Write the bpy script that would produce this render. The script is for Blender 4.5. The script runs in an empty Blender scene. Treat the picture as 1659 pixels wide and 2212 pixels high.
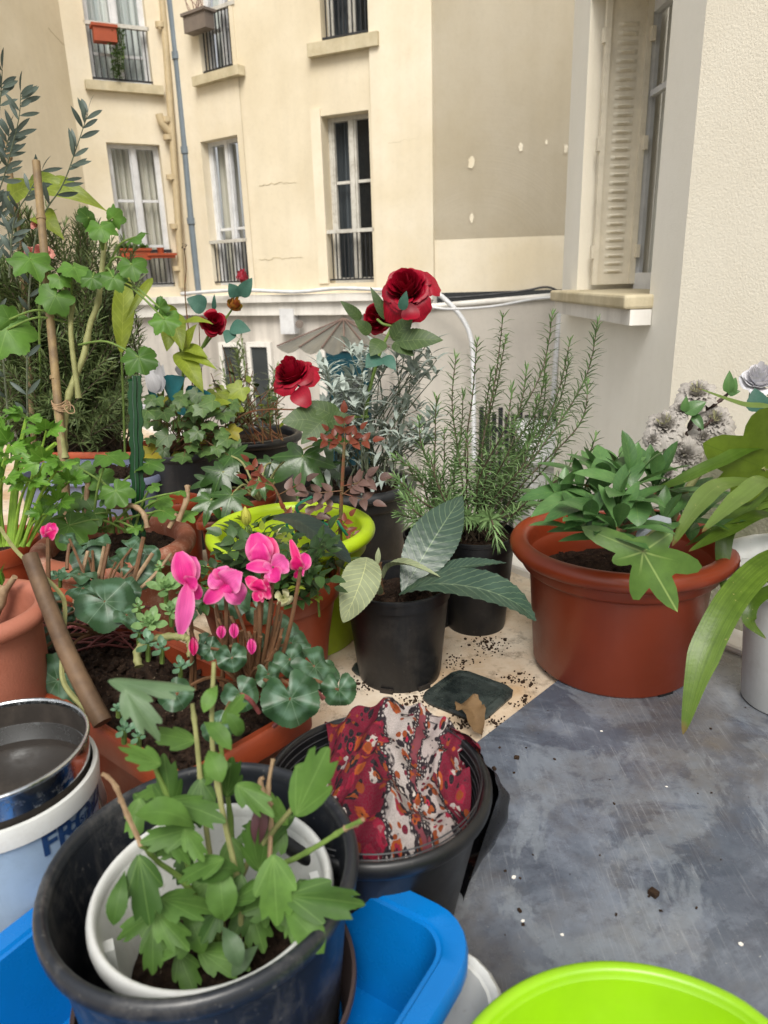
import bpy, math, random
from mathutils import Vector as V, Matrix
random.seed(7)
sc=bpy.context.scene
# ------------------------------------------------ camera
F_=1560.0; PITCH=math.radians(18); ROLL=math.radians(1.8); CAM=V((0,0,.7))
Fw=V((0,math.cos(PITCH),-math.sin(PITCH))); U0=V((0,math.sin(PITCH),math.cos(PITCH))); X0=V((1,0,0))
RT=X0*math.cos(ROLL)-U0*math.sin(ROLL); UP=X0*math.sin(ROLL)+U0*math.cos(ROLL)
cd=bpy.data.cameras.new('camera'); cam=bpy.data.objects.new('camera',cd); sc.collection.objects.link(cam); sc.camera=cam
M=Matrix((RT,UP,-Fw)).transposed().to_4x4(); M.translation=CAM; cam.matrix_world=M
cd.sensor_fit='VERTICAL'; cd.sensor_height=36; cd.lens=36*F_/2212; cd.clip_start=.02; cd.clip_end=200
cd.dof.use_dof=True; cd.dof.focus_distance=1.35; cd.dof.aperture_fstop=7.5
sc.render.resolution_x=768; sc.render.resolution_y=1024
# ------------------------------------------------ world and light
w=bpy.data.worlds.new("World"); sc.world=w; w.use_nodes=True; nt=w.node_tree
SUN_EL=math.radians(50); SUN_AZ=math.radians(182)
sky=nt.nodes.new('ShaderNodeTexSky'); sky.sky_type='NISHITA'; sky.sun_disc=False; sky.sun_elevation=SUN_EL; sky.sun_rotation=SUN_AZ
sky.dust_density=4; sky.air_density=1.4
hs=nt.nodes.new('ShaderNodeHueSaturation'); hs.inputs['Saturation'].default_value=.14
nt.links.new(sky.outputs[0],hs.inputs['Color']); nt.links.new(hs.outputs[0],nt.nodes['Background'].inputs[0]); nt.nodes['Background'].inputs[1].default_value=.10
sd=bpy.data.lights.new('sun','SUN'); sd.energy=1.9; sd.angle=math.radians(30); sd.color=(1,.95,.86)
so=bpy.data.objects.new('sun',sd); sc.collection.objects.link(so)
sv=V((math.sin(SUN_AZ)*math.cos(SUN_EL),math.cos(SUN_AZ)*math.cos(SUN_EL),math.sin(SUN_EL))); so.rotation_euler=sv.to_track_quat('Z','Y').to_euler()
sc.view_settings.view_transform='Standard'; sc.view_settings.look='None'; sc.view_settings.gamma=1; sc.view_settings.exposure=.66
sc.cycles.max_bounces=8
# ------------------------------------------------ coordinates: a pixel of the 1659x2212 view to a point
def D(px,py):
    return Fw+RT*((px-829.5)/F_)+UP*((1106-py)/F_)
def Q(px,py,dep): return CAM+D(px,py)*dep
def PZ(px,py,z):
    d=D(px,py); return CAM+d*((z-CAM.z)/d.z)
def dep(p): return (p-CAM).dot(Fw)
def onplane(px,py,A,B):
    n=V((-(B.y-A.y),B.x-A.x,0)); d=D(px,py); return CAM+d*((A-CAM).dot(n)/d.dot(n))
R=random.uniform
# ------------------------------------------------ materials
def col(h,k=1.0):
    c=[int(h[i:i+2],16)/255 for i in (0,2,4)]
    return tuple([ (x/12.92 if x<.04045 else ((x+.055)/1.055)**2.4)*k for x in c]+[1])
class MT:
    def __init__(s,name,rough=.5,spec=.5,metal=0):
        s.m=bpy.data.materials.new(name); s.m.use_nodes=True; s.t=s.m.node_tree; s.n=s.t.nodes; s.b=s.n['Principled BSDF']
        s.b.inputs['Roughness'].default_value=rough; s.b.inputs['Metallic'].default_value=metal; s.b.inputs['Specular IOR Level'].default_value=spec
        s.tc=s.n.new('ShaderNodeTexCoord')
    def L(s,a,b): s.t.links.new(a,b)
    def sock(s,v,i):
        if isinstance(v,(int,float)): i.default_value=v
        elif isinstance(v,tuple): i.default_value=v
        else: s.L(v,i)
    def map(s,sx=1,sy=1,sz=1,src='Object',rot=(0,0,0)):
        n=s.n.new('ShaderNodeMapping'); n.inputs['Scale'].default_value=(sx,sy,sz); n.inputs['Rotation'].default_value=rot; s.L(s.tc.outputs[src],n.inputs[0]); return n.outputs[0]
    def noise(s,scale,detail=4,rough=.55,vec=None,dist=0):
        n=s.n.new('ShaderNodeTexNoise'); n.inputs['Scale'].default_value=scale; n.inputs['Detail'].default_value=detail; n.inputs['Roughness'].default_value=rough; n.inputs['Distortion'].default_value=dist
        s.L(vec if vec is not None else s.tc.outputs['Object'],n.inputs['Vector']); return n.outputs[0]
    def vor(s,scale,feat='F1',vec=None,out='Distance',rnd=1):
        n=s.n.new('ShaderNodeTexVoronoi'); n.inputs['Scale'].default_value=scale; n.feature=feat; n.inputs['Randomness'].default_value=rnd
        s.L(vec if vec is not None else s.tc.outputs['Object'],n.inputs['Vector']); return n.outputs[out]
    def ramp(s,fac,stops,interp='LINEAR'):
        n=s.n.new('ShaderNodeValToRGB'); e=n.color_ramp.elements; n.color_ramp.interpolation=interp
        while len(e)<len(stops): e.new(.5)
        for a,(p,c) in zip(e,stops):
            a.position=p; a.color=c if isinstance(c,tuple) else (c,c,c,1)
        s.L(fac,n.inputs[0]); return n.outputs[0]
    def mix(s,f,a,b,mode='MIX'):
        n=s.n.new('ShaderNodeMix'); n.data_type='RGBA'; n.blend_type=mode; s.sock(f,n.inputs[0]); s.sock(a,n.inputs[6]); s.sock(b,n.inputs[7]); return n.outputs[2]
    def math(s,op,a,b=0,c=None):
        n=s.n.new('ShaderNodeMath'); n.operation=op; s.sock(a,n.inputs[0]); s.sock(b,n.inputs[1])
        if c is not None: s.sock(c,n.inputs[2])
        return n.outputs[0]
    def bump(s,h,st=.3,d=.01):
        n=s.n.new('ShaderNodeBump'); n.inputs['Strength'].default_value=st; n.inputs['Distance'].default_value=d; s.L(h,n.inputs['Height']); s.L(n.outputs[0],s.b.inputs['Normal'])
    def base(s,c): s.sock(c,s.b.inputs['Base Color']); return s
    def rgh(s,c): s.sock(c,s.b.inputs['Roughness']); return s
    def isl(s):
        n=s.n.new('ShaderNodeNewGeometry'); return n.outputs['Random Per Island']
    def uv(s):
        n=s.n.new('ShaderNodeSeparateXYZ'); s.L(s.tc.outputs['UV'],n.inputs[0]); return n.outputs[0],n.outputs[1]
def wallmat(name,c1,c2,c3,scale=1.2,bs=120,bstr=.25,streak=.16,bd=.004):
    m=MT(name,.9,.2)
    a=m.noise(scale,6,.6); s_=m.noise(3.0,5,.6,m.map(1.6,1.6,.12))
    c=m.mix(m.ramp(a,[(.35,0.0),(.68,1.0)]),col(c1),col(c2)); c=m.mix(m.math('MULTIPLY',m.ramp(s_,[(.45,0.0),(.75,1.0)]),streak),c,col(c3))
    f=m.noise(22,5,.7); c=m.mix(m.ramp(f,[(.3,.12),(.5,0.0)]),c,col(c3)); m.base(c)
    m.bump(m.noise(bs,3,.6),bstr,bd); return m.m
def plastic(name,c,rough=.4,dirt=None,da=.4,spec=.5,bs=0):
    m=MT(name,rough,spec); n=m.noise(5,6,.65)
    cc=m.mix(m.ramp(n,[(.3,0.0),(.75,1.0)]),col(c,.86),col(c,.62))
    if dirt:
        d=m.noise(16,8,.75); cc=m.mix(m.math('MULTIPLY',m.ramp(d,[(.5,0.0),(.72,1.0)]),da),cc,col(dirt))
        d2=m.noise(140,3,.6); cc=m.mix(m.math('MULTIPLY',m.ramp(d2,[(.66,0.0),(.72,1.0)]),da),cc,col(dirt))
    if dirt:
        st_=m.noise(1,6,.7,m.map(34,34,4)); cc=m.mix(m.math('MULTIPLY',m.ramp(st_,[(.55,0.0),(.75,1.0)]),da*.6),cc,col(dirt))
    m.base(cc); m.rgh(m.ramp(m.noise(9,6,.7),[(.3,rough*.8),(.7,min(1,rough*1.35))]))
    if bs: m.bump(m.noise(bs,4,.6),.25,.002)
    return m.m
def leafmat(name,c1,c2,vein,nv=0,vw=.06,rough=.42,tr=.22,vstr=.6,patt=None,bumpn=0,under=None,spot=None):
    """nv>0: strip leaf with side veins (u = across -1..1, v = along); nv=0: palmate leaf (u = distance to vein)"""
    m=MT(name,rough,.4); u,v=m.uv(); au=m.math('ABSOLUTE',u)
    r=m.isl(); n=m.noise(45,5,.6)
    c=m.mix(r,col(c1,.55),col(c2,.78)); c=m.mix(m.ramp(n,[(.3,.55),(.65,0.0)]),c,col(c1,.42)); c=m.mix(m.ramp(m.noise(11,4,.6),[(.45,0.0),(.75,.4)]),c,col(c2,.9))
    mid=m.ramp(au,[(0,1.0),(vw*.7,.0)]); vstr*=.62
    if patt: # pale marbling between centre and rim
        pn=m.math('ADD',v,m.math('MULTIPLY',m.math('SUBTRACT',m.noise(60,3,.6),.5),.35))
        pm=m.ramp(pn,[(.3,0.0),(.5,.4),(.6,.4),(.74,0.0)]); c=m.mix(pm,c,col(patt))
    if nv:
        k=m.math('FRACT',m.math('MULTIPLY',m.math('SUBTRACT',v,m.math('MULTIPLY',au,.16)),float(nv)))
        k=m.math('ABSOLUTE',m.math('SUBTRACT',k,.5)); side=m.ramp(k,[(0,1.0),(.1,0.0)])
        c=m.mix(m.math('MULTIPLY',side,vstr*.6),c,col(vein))
    c=m.mix(m.math('MULTIPLY',mid,vstr),c,col(vein))
    if name.startswith('strap'):
        sn=m.noise(1,4,.6,m.map(9,1.2,1,src='UV')); c=m.mix(m.ramp(sn,[(.42,.5),(.58,0.0)]),c,col(c1,.45)); c=m.mix(m.ramp(m.math('ADD',v,m.math('MULTIPLY',m.noise(30,4,.6),.08)),[(.975,0.0),(1.0,.9)]),c,col('6b5a30')); c=m.mix(m.ramp(m.noise(150,4,.7),[(.66,0.0),(.72,.6)]),c,col('c8b878'))
    if spot: c=m.mix(m.ramp(m.noise(90,4,.7),[(.62,0.0),(.68,.8)]),c,col(spot))
    if under:
        g=m.n.new('ShaderNodeNewGeometry'); c=m.mix(g.outputs['Backfacing'],c,col(under))
    m.base(c); m.bump(m.noise(140,3,.6),.18,.002)
    if tr:
        t=m.n.new('ShaderNodeBsdfTranslucent'); mx=m.n.new('ShaderNodeMixShader'); mx.inputs[0].default_value=tr
        cc=m.mix(.5,c,col('a8c830'),'MULTIPLY') ; m.L(c,t.inputs[0])
        m.L(m.b.outputs[0],mx.inputs[1]); m.L(t.outputs[0],mx.inputs[2]); m.L(mx.outputs[0],m.n['Material Output'].inputs[0])
    return m.m
def petalmat(name,c1,c2,tr=.25,rough=.55,edge=None):
    m=MT(name,rough,.3); u,v=m.uv()
    c=m.mix(m.isl(),col(c1),col(c2)); c=m.mix(m.ramp(v,[(0,.7),(.5,0.0)]),c,col(edge) if edge else col(c1,.5))
    f=m.noise(1,4,.6,m.map(16,1.6,1,src='UV')); c=m.mix(m.ramp(f,[(.4,.55),(.6,0.0)]),c,col(c2,.6)); c=m.mix(m.ramp(m.math('ABSOLUTE',u),[(.6,0.0),(1,.25)]),c,col('f0d0e0') if 'pink' in name or name=='magenta' else col(c1,.55)); m.base(c)
    t=m.n.new('ShaderNodeBsdfTranslucent'); mx=m.n.new('ShaderNodeMixShader'); mx.inputs[0].default_value=tr; m.L(c,t.inputs[0])
    m.L(m.b.outputs[0],mx.inputs[1]); m.L(t.outputs[0],mx.inputs[2]); m.L(mx.outputs[0],m.n['Material Output'].inputs[0]); return m.m
def stemmat(name,c1,c2,scale=60,rough=.6):
    m=MT(name,rough,.3); m.base(m.mix(m.ramp(m.noise(scale,5,.6),[(.35,0.0),(.65,1.0)]),col(c1),col(c2))); m.bump(m.noise(scale*3,4,.6),.4,.002); return m.m
def soilmat(name='soil_mat',c='241a14'):
    m=MT(name,.95,.2); n=m.noise(90,8,.75); c_=m.mix(m.ramp(n,[(.4,0.0),(.7,1.0)]),col(c),col('4a382b')); v=m.vor(120); c_=m.mix(m.ramp(m.noise(260,2),[(.7,0.0),(.74,.8)]),c_,col('8a7b66')); m.base(c_); m.bump(n,.9,.012); return m.m
MAT={}
MAT['wall_cream']=wallmat('wall_cream','e6dcc8','dacdb2','b3a994',1.2,30)
MAT['wall_plain']=wallmat('wall_plain','e0d5be','d0c3a8','aca18c',1.0,30)
MAT['wall_grey']=wallmat('wall_grey','e4dac4','cbc0aa','dccdaa',.42,30)
MAT['wall_pale']=wallmat('wall_pale','cfc9bf','bbb5ac','97918b',.7,40)
MAT['wall_low']=wallmat('wall_low','d6d0c8','beb8b0','8b8680',1.0,60,streak=.8)
MAT['near_wall']=wallmat('near_wall','f2ecdc','eae2d0','dcd2be',.8,110,.4,.12,.005)
MAT['near_wall_smooth']=wallmat('near_wall_smooth','f0ede4','eae6da','d6d2c6',.7,160,.3,.15)
MAT['plinth']=wallmat('plinth','9a9686','858371','4d5a2c',3.0,70,.7,.6,.01)
MAT['trim']=wallmat('trim','ebe8e2','dfdbd4','9d988f',2.0,150,.15,.5)
MAT['stone']=wallmat('stone','cdc2a6','b5a88a','8d836c',6.0,90,.4,.4)
MAT['pvc']=plastic('pvc','f2f3f5',.35,'9c9a94',.25)
MAT['oldpaint']=plastic('oldpaint','dedbd2',.6,'8b8171',.75)
MAT['iron']=plastic('iron','24262b',.5,'5a5550',.3)
MAT['zinc']=plastic('zinc','7e8b96',.35,'5d6670',.4)
MAT['creampipe']=plastic('creampipe','d6c29c',.5,'a38f72',.4)
MAT['shutter']=plastic('shutter','faf0da',.5,'b0a48a',.3)
def glassmat():
    m=MT('glass',.04,.6); m.base(m.mix(m.ramp(m.noise(1.2,3),[(.35,0.0),(.7,1.0)]),col('2b3033'),col('4a4f50'))); return m.m
MAT['glass']=glassmat()
def curtainmat(n,c,c2,sc_=18):
    m=MT(n,.85,.15); wv=m.noise(sc_,2,.4,m.map(1,1,.03)); m.base(m.mix(m.ramp(wv,[(.4,0.0),(.6,1.0)]),col(c),col(c2))); return m.m
MAT['curtain']=curtainmat('curtain','d4d2c4','f0eee2'); MAT['curtain_dark']=curtainmat('curtain_dark','33393e','6b7278',14); MAT['curtain_pale']=curtainmat('curtain_pale','d4dcda','f0f4f0',9)
MAT['awning']=plastic('awning','77766f',.35,'625d57',.5); MAT['rust']=plastic('rust','806a60',.7,'5d4a42',.5); MAT['teal']=plastic('teal','0b4a58',.45,'083a44',.3)
MAT['terra']=plastic('terra','9c4426',.42,'703322',.45); MAT['terra_hero']=plastic('terra_hero','923a1c',.36,'7c3a22',.3,bs=0)
MAT['terra_pale']=plastic('terra_pale','b4705a',.55,'94523c',.5,bs=300); MAT['terra_clay']=plastic('terra_clay','96553c',.8,'c5ad9b',.6,bs=200)
MAT['black']=plastic('black','17181b',.38,'4a4642',.3); MAT['dgrey']=plastic('dgrey','303236',.45,'5d5a56',.35); MAT['slate']=plastic('slate','23272e',.33,'6f6d6a',.55)
MAT['lime']=plastic('lime','b4d020',.4,'8e9a3c',.4); MAT['lime_bright']=plastic('lime_bright','98d014',.3,'8aa62a',.15)
MAT['blue']=plastic('blue','0478cc',.26,'0868ae',.25); MAT['whitepl']=plastic('whitepl','e4e6e4',.4,'9d9688',.35); MAT['lav']=plastic('lav','7f87a3',.45,'5f6680',.3)
MAT['soil']=soilmat(); MAT['soil_dry']=soilmat('soil_dry','3a2c20')
def blockmat():
    m=MT('glassblock',.12,.6); m.base(m.mix(m.ramp(m.noise(14,6,.7),[(.4,0.0),(.65,1.0)]),col('1c2222'),col('3e4643'))); m.rgh(m.ramp(m.noise(20,6,.7),[(.4,.12),(.65,.6)])); return m.m
MAT['block']=blockmat()
def floormat():
    m=MT('floor_paint',.75,.3); a=m.noise(5,7,.65); c=m.mix(m.ramp(a,[(.35,0.0),(.65,1.0)]),col('d9cdbb'),col('b89b79'))
    c=m.mix(m.ramp(m.noise(18,8,.75),[(.52,0.0),(.68,.75)]),c,col('5b4c3d')); c=m.mix(m.math('MULTIPLY',m.ramp(m.noise(300,3,.6),[(.6,0.0),(.68,.8)]),m.ramp(m.noise(9,4,.6),[(.5,0.0),(.62,1.0)])),c,col('3a2c22')); m.base(c); m.bump(m.noise(60,5,.6),.3,.003); return m.m
MAT['floor']=floormat()
def sheetmat():
    m=MT('sheet_metal',.4,.5)
    a=m.noise(5.5,9,.68,dist=.5); b=m.noise(3.2,8,.7,m.map(1,1,1,rot=(0,0,.8)),dist=1.1); g=m.noise(38,8,.8)
    c=m.mix(m.ramp(a,[(.38,0.0),(.6,1.0)]),col('4f5561'),col('717884'))
    blot=m.ramp(b,[(.48,0.0),(.51,.8),(.56,1.0),(.66,.0)]); c=m.mix(m.math('MULTIPLY',blot,.5),c,col('353b47'))
    b2=m.noise(4.1,8,.62,m.map(1.3,1,1,rot=(0,0,-.5)),dist=1.5); c=m.mix(m.math('MULTIPLY',m.ramp(b2,[(.5,0.0),(.53,.8),(.6,1.0),(.72,.1)]),.5),c,col('848b93'))
    c=m.mix(m.ramp(m.noise(2.6,6,.7),[(.46,0.0),(.66,.75)]),c,col('5c5244')); c=m.mix(m.ramp(g,[(.5,0.0),(.66,.5)]),c,col('41414a'))
    # scratches
    for i,(rot,s_) in enumerate(((.3,40),(1.2,55),(2.2,48),(-.4,60))):
        sn=m.noise(1.0,3,.5,m.map(s_*2.2,1.4,1,rot=(0,0,rot))); sr=m.ramp(sn,[(.495,0.0),(.5,1.0),(.505,0.0)]); gate=m.ramp(m.noise(5+i,2),[(.5,0.0),(.62,1.0)])
        c=m.mix(m.math('MULTIPLY',m.math('MULTIPLY',sr,gate),.4),c,col('a8aaae'))
    c=m.mix(m.ramp(m.vor(55),[(0,.0),(.03,0.0)]),c,col('e0dccf')); c=m.mix(m.ramp(m.noise(300,2,.5),[(.74,0.0),(.78,.3)]),c,col('c9c6be')); m.base(c)
    m.rgh(m.ramp(m.noise(12,7,.7),[(.35,.16),(.7,.38)])); m.bump(m.noise(90,6,.7),.1,.002); return m.m
MAT['sheet']=sheetmat()
def chromemat():
    m=MT('chrome',.12,.5,1); m.base(col('c9cdd0')); m.rgh(m.ramp(m.noise(60,6,.8),[(.45,.08),(.7,.5)])); return m.m
MAT['chrome']=chromemat()
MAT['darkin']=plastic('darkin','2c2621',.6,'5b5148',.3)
def clothmat():
    m=MT('printed_cloth',.95,.1); uvv=m.tc.outputs['UV']
    def mp(s,rot=0,loc=(0,0,0)):
        n=m.n.new('ShaderNodeMapping'); n.inputs['Scale'].default_value=(s,s,s); n.inputs['Rotation'].default_value=(0,0,rot); n.inputs['Location'].default_value=loc; m.L(uvv,n.inputs[0]); return n.outputs[0]
    wob=m.noise(9,4,.6,uvv); 
    v1=m.vor(1,vec=mp(13,.4)); v1c=m.vor(1,vec=mp(13,.4),out='Color'); sp=m.n.new('ShaderNodeSeparateColor'); m.L(v1c,sp.inputs[0])
    u,v=m.uv(); band=m.noise(2.2,2,.5,uvv)
    ground=m.mix(m.ramp(m.math('ADD',u,m.math('MULTIPLY',m.math('SUBTRACT',m.noise(5,3,.6,uvv),.5),.35)),[(.44,1.0),(.45,0.0),(.60,0.0),(.61,.9),(.70,.9),(.71,.1),(.86,.1),(.87,1.0)]),col('a39b97'),col('6a1028'))
    motif=m.ramp(sp.outputs[0],[(0,col('15151b')),(.3,col('9c4a1c')),(.55,col('8a1632')),(.75,col('15151b')),(.88,col('a89f98'))],'CONSTANT')
    c=m.mix(m.ramp(m.math('ADD',v1,m.math('MULTIPLY',m.math('SUBTRACT',m.noise(38,2,.5,uvv),.5),.5)),[(.42,1.0),(.44,0.0)]),ground,motif)
    c=m.mix(m.ramp(m.math('ADD',v1,m.math('MULTIPLY',m.math('SUBTRACT',m.noise(50,2,.5,uvv),.5),.4)),[(.2,1.0),(.22,0.0)]),c,m.ramp(sp.outputs[1],[(0,col('8a4418')),(.4,col('c4bab2')),(.7,col('8f1232'))],'CONSTANT'))
    c=m.mix(m.ramp(v1,[(.07,1.0),(.09,0.0)]),c,col('121218')); v4=m.vor(1,vec=mp(21,2.0)); v4c=m.vor(1,vec=mp(21,2.0),out='Color'); sp4=m.n.new('ShaderNodeSeparateColor'); m.L(v4c,sp4.inputs[0]); c=m.mix(m.math('MULTIPLY',m.ramp(v4,[(.38,1.0),(.41,0.0)]),m.ramp(sp4.outputs[0],[(.3,0.0),(.31,1.0)])),c,m.ramp(sp4.outputs[1],[(0,col('7e3a14')),(.35,col('121218')),(.6,col('5e0e24')),(.85,col('a39b97'))],'CONSTANT'))
    v2=m.vor(1,vec=mp(26,1.1)); c=m.mix(m.math('MULTIPLY',m.ramp(v2,[(.2,1.0),(.23,0.0)]),m.ramp(m.noise(8,2,.5,uvv),[(.5,0.0),(.55,1.0)])),c,col('17171d'))
    # beaded borders
    for k in (.445,.605,.705,.865):
        d=m.math('ABSOLUTE',m.math('SUBTRACT',m.math('ADD',u,m.math('MULTIPLY',m.math('SUBTRACT',m.noise(5,3,.6,uvv),.5),.35)),k))
        c=m.mix(m.ramp(d,[(.014,1.0),(.018,0.0)]),c,col('1a181d')); dots=m.ramp(m.vor(1,vec=mp(46),rnd=.25),[(.28,1.0),(.33,0.0)])
        c=m.mix(m.math('MULTIPLY',m.ramp(d,[(.008,1.0),(.011,0.0)]),dots),c,col('a39c98'))
    c=m.mix(m.ramp(m.noise(160,3,.6,uvv),[(.4,.35),(.6,0.0)]),c,col('55484a')); m.base(c); m.bump(m.noise(240,3,.6,uvv),.5,.002); return m.m
MAT['cloth']=clothmat()
MAT['bag']=plastic('bag','0d0d10',.25,'26262a',.3,bs=60)
MAT['bamboo']=stemmat('bamboo','8f7a56','6e5c46',30); MAT['stake']=stemmat('stake','6b5540','4b3a2c',25)
MAT['string']=stemmat('string','ab8f70','8a7055'); 
MAT['stem_green']=stemmat('stem_green','6c8440','586f34'); MAT['stem_wood']=stemmat('stem_wood','5c5040','3e352b'); MAT['stem_pale']=stemmat('stem_pale','8f9060','76774c',40); MAT['stem_brown']=stemmat('stem_brown','6c4c34','56402c'); MAT['stem_red']=stemmat('stem_red','7c4444','5e342e'); MAT['stem_celery']=stemmat('stem_celery','7a9a36','66862e'); MAT['stem_rust']=stemmat('stem_rust','6c3a28','4f4a2c'); MAT['stem_dry']=stemmat('stem_dry','9b8468','7a624a'); MAT['stem_grey']=stemmat('stem_grey','5c6550','474b3c'); MAT['bark']=stemmat('bark','2f221e','493833',50)
MAT['rosemary']=leafmat('rosemary','6f9458','9abd7c','7d9a70',0,.01,.5,.15,.2)
MAT['rosemary_dark']=leafmat('rosemary_dark','5c7444','8a9c62','7d8f68',0,.01,.55,.15,.2)
MAT['rhodo']=leafmat('rhodo','4c7840','6c9658','93ab5c',9,.06,.3,.2,.3)
MAT['fatsia']=leafmat('fatsia','5a8038','6f9442','b9cc7c',0,.05,.35,.25,.7); MAT['fatsia_lime']=leafmat('fatsia_lime','6a8424','78922c','4b6418',0,.03,.4,.3,.9); MAT['fatsia_dark']=leafmat('fatsia_dark','2f4c22','45682e','6f8f50',0,.05,.25,.12,.6)
MAT['strap']=leafmat('strap','587a24','7c9a3a','93ac58',0,.05,.35,.3,.3); MAT['strap_pale']=leafmat('strap_pale','86a052','7a9644','a5b878',0,.05,.35,.3,.4)
MAT['loquat']=leafmat('loquat','3a5244','465e4e','8fa27c',15,.05,.32,.06,.8); MAT['loquat_under']=leafmat('loquat_under','94a078','a6b08a','c4c88c',13,.05,.7,.15,1.1); MAT['loquat_dark']=leafmat('loquat_dark','28382f','303f38','5c6c50',14,.04,.4,.05,.5)
MAT['sage']=leafmat('sage','b4c4ba','d2ddd4','dce4da',12,.06,.75,.12,.4)
MAT['silkleaf']=leafmat('silkleaf','3c5628','4e6634','7f8f58',8,.035,.5,.1,.7); MAT['silkblue']=leafmat('silkblue','3f6f60','4a7766','5e8a78',8,.03,.55,.12,.4)
MAT['turq']=leafmat('turq','18686c','2a7c86','1c5f66',6,.03,.5,.1,.3); MAT['ivy']=leafmat('ivy','4f7038','68884a','9fb070',0,.05,.4,.2,.6); MAT['ivy_yellow']=leafmat('ivy_yellow','9a9a2c','b0a034','8a8a30',0,.05,.5,.3,.4)
MAT['yg']=leafmat('yg','93a832','a6b83e','c0c860',10,.06,.45,.35,.6); MAT['geran']=leafmat('geran','4f7c2c','68963a','8fb05c',0,.05,.5,.3,.5); MAT['celery']=leafmat('celery','5c9430','76a83c','a3c464',0,.05,.45,.3,.5)
MAT['cyclamen']=leafmat('cyclamen','325238','41643f','8fa88e',0,.035,.4,.08,.6,patt='6c8a78',under='58663a'); MAT['succ']=leafmat('succ','86b070','9cc27e','b4cf90',0,.02,.4,.2,.2); MAT['succ2']=leafmat('succ2','6f9a74','7fa888','a5c49c',0,.02,.4,.2,.2)
MAT['rosegreen']=leafmat('rosegreen','2e4824','42602e','6f8a50',9,.05,.4,.12,.5); MAT['rosered']=leafmat('rosered','7c3426','8f4a30','a3604a',8,.05,.4,.25,.5); MAT['rosemauve']=leafmat('rosemauve','6a5048','7d5f56','93776c',8,.05,.45,.15,.5)
MAT['chrys']=leafmat('chrys','46702c','6a9440','8aac5e',0,.035,.58,.28,.6); MAT['chrys_pale']=leafmat('chrys_pale','5f7f58','728f66','8fa882',0,.035,.5,.22,.4); MAT['olive']=leafmat('olive','4f5f58','66766c','8a9a8c',0,.12,.5,.1,.4)
MAT['dry']=leafmat('dry','7a5c3a','8f7350','5e4630',6,.05,.8,.1,.5,spot='4a3a2a')
MAT['red']=petalmat('red','a60a2a','860820',.12,.45,'38030c'); MAT['redyellow']=petalmat('redyellow','a02030','9a8a20',.2,.5,'8a9020'); MAT['pinkbud']=petalmat('pinkbud','b02840','c04450',.2,.5,'6a7a30')
MAT['pink']=petalmat('pink','e23a96','d92a88',.3,.5,'c01868'); MAT['pinkpale']=petalmat('pinkpale','ea6aae','dc52a2',.3,.5,'d02c80'); MAT['magenta']=petalmat('magenta','cc1466','d91a74',.25,.5,'9a0a48')
MAT['cream']=petalmat('cream','d8d8a0','e2dfb8',.3,.5,'a8b860'); MAT['budyellow']=petalmat('budyellow','b8b840','c6c458',.25,.5,'88a040'); MAT['greypetal']=petalmat('greypetal','a8a29c','bdb7b0',.2,.7,'7f7a64'); MAT['whitepetal']=petalmat('whitepetal','d8d8de','e4e2e6',.2,.6,'b8b8c0'); MAT['salmon']=petalmat('salmon','d88a84','e0a090',.3,.5,'b86a64')
MAT['bushgreen']=leafmat('bushgreen','6a7c4a','8c9a66','8a9a60',0,.01,.6,.2,.1)
MAT['greenpl']=plastic('greenpl','023a12',.4,'0a2414',.3,.2); MAT['greenpale']=plastic('greenpale','587568',.45,'203830',.5); MAT['tie']=plastic('tie','0f6a4c',.4); MAT['card']=plastic('card','aab0b8',.6,'8d8a86',.4); MAT['text']=plastic('text','1d3f70',.5,'5a7090',.3); MAT['maroon']=plastic('maroon','4a2a30',.5,'30181e',.5); MAT['bucketart']=plastic('bucketart','9fb6cf',.4,'6f7f90',.4); MAT['saucer']=plastic('saucer','5a4a48',.6,'3d3130',.4)
MAT['orange']=plastic('orangepl','b8532c',.5,'8a3d20',.4); MAT['greybox']=plastic('greybox','84786f',.6,'6a6058',.4); MAT['ground']=wallmat('ground','8e8a82','7b7770','5f5c56',.8)
MAT['crumb']=soilmat('crumb','33261c')
# ------------------------------------------------ mesh building
class MB:
    def __init__(s): s.v=[]; s.f=[]; s.u=[]
    def add(s,vs,fs,uvs=None):
        o=len(s.v); s.v+=[tuple(a) for a in vs]; s.f+=[tuple(i+o for i in f) for f in fs]; s.u+=(uvs if uvs else [(0.5,.5)]*len(vs))
    def build(s,name,mat,parent=None,smooth=True,solid=0):
        me=bpy.data.meshes.new(name); org=V((0,0,0))
        if parent is not None: org=V(parent.location) if not parent.get('_o') else V(parent['_o'])
        me.from_pydata([(a[0]-org.x,a[1]-org.y,a[2]-org.z) for a in s.v],[],s.f)
        ul=me.uv_layers.new(name='UVMap')
        li=[0]*len(me.loops); me.loops.foreach_get('vertex_index',li); fl=[]
        for i in li: fl+=s.u[i]
        ul.data.foreach_set('uv',fl)
        if smooth: me.polygons.foreach_set('use_smooth',[True]*len(me.polygons))
        
        if smooth and name not in ('foliage','leaf','petal','blossom'):
            try: me.set_sharp_from_angle(angle=math.radians(48))
            except Exception: pass
        me.materials.append(MAT[mat] if isinstance(mat,str) else mat); me.update()
        o=bpy.data.objects.new(name,me); sc.collection.objects.link(o)
        if parent is not None: o.parent=parent; o['_o']=tuple(org)
        if solid:
            md=o.modifiers.new('s','SOLIDIFY'); md.thickness=solid
        return o
def thing(name,label,cat,loc=(0,0,0),group=None):
    o=bpy.data.objects.new(name,None); sc.collection.objects.link(o); o.location=loc; o.empty_display_size=.05; o['label']=label; o['category']=cat
    if group: o['group']=group
    return o
def tag(o,label,cat,group=None):
    o['label']=label; o['category']=cat
    if group: o['group']=group
    return o
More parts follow.
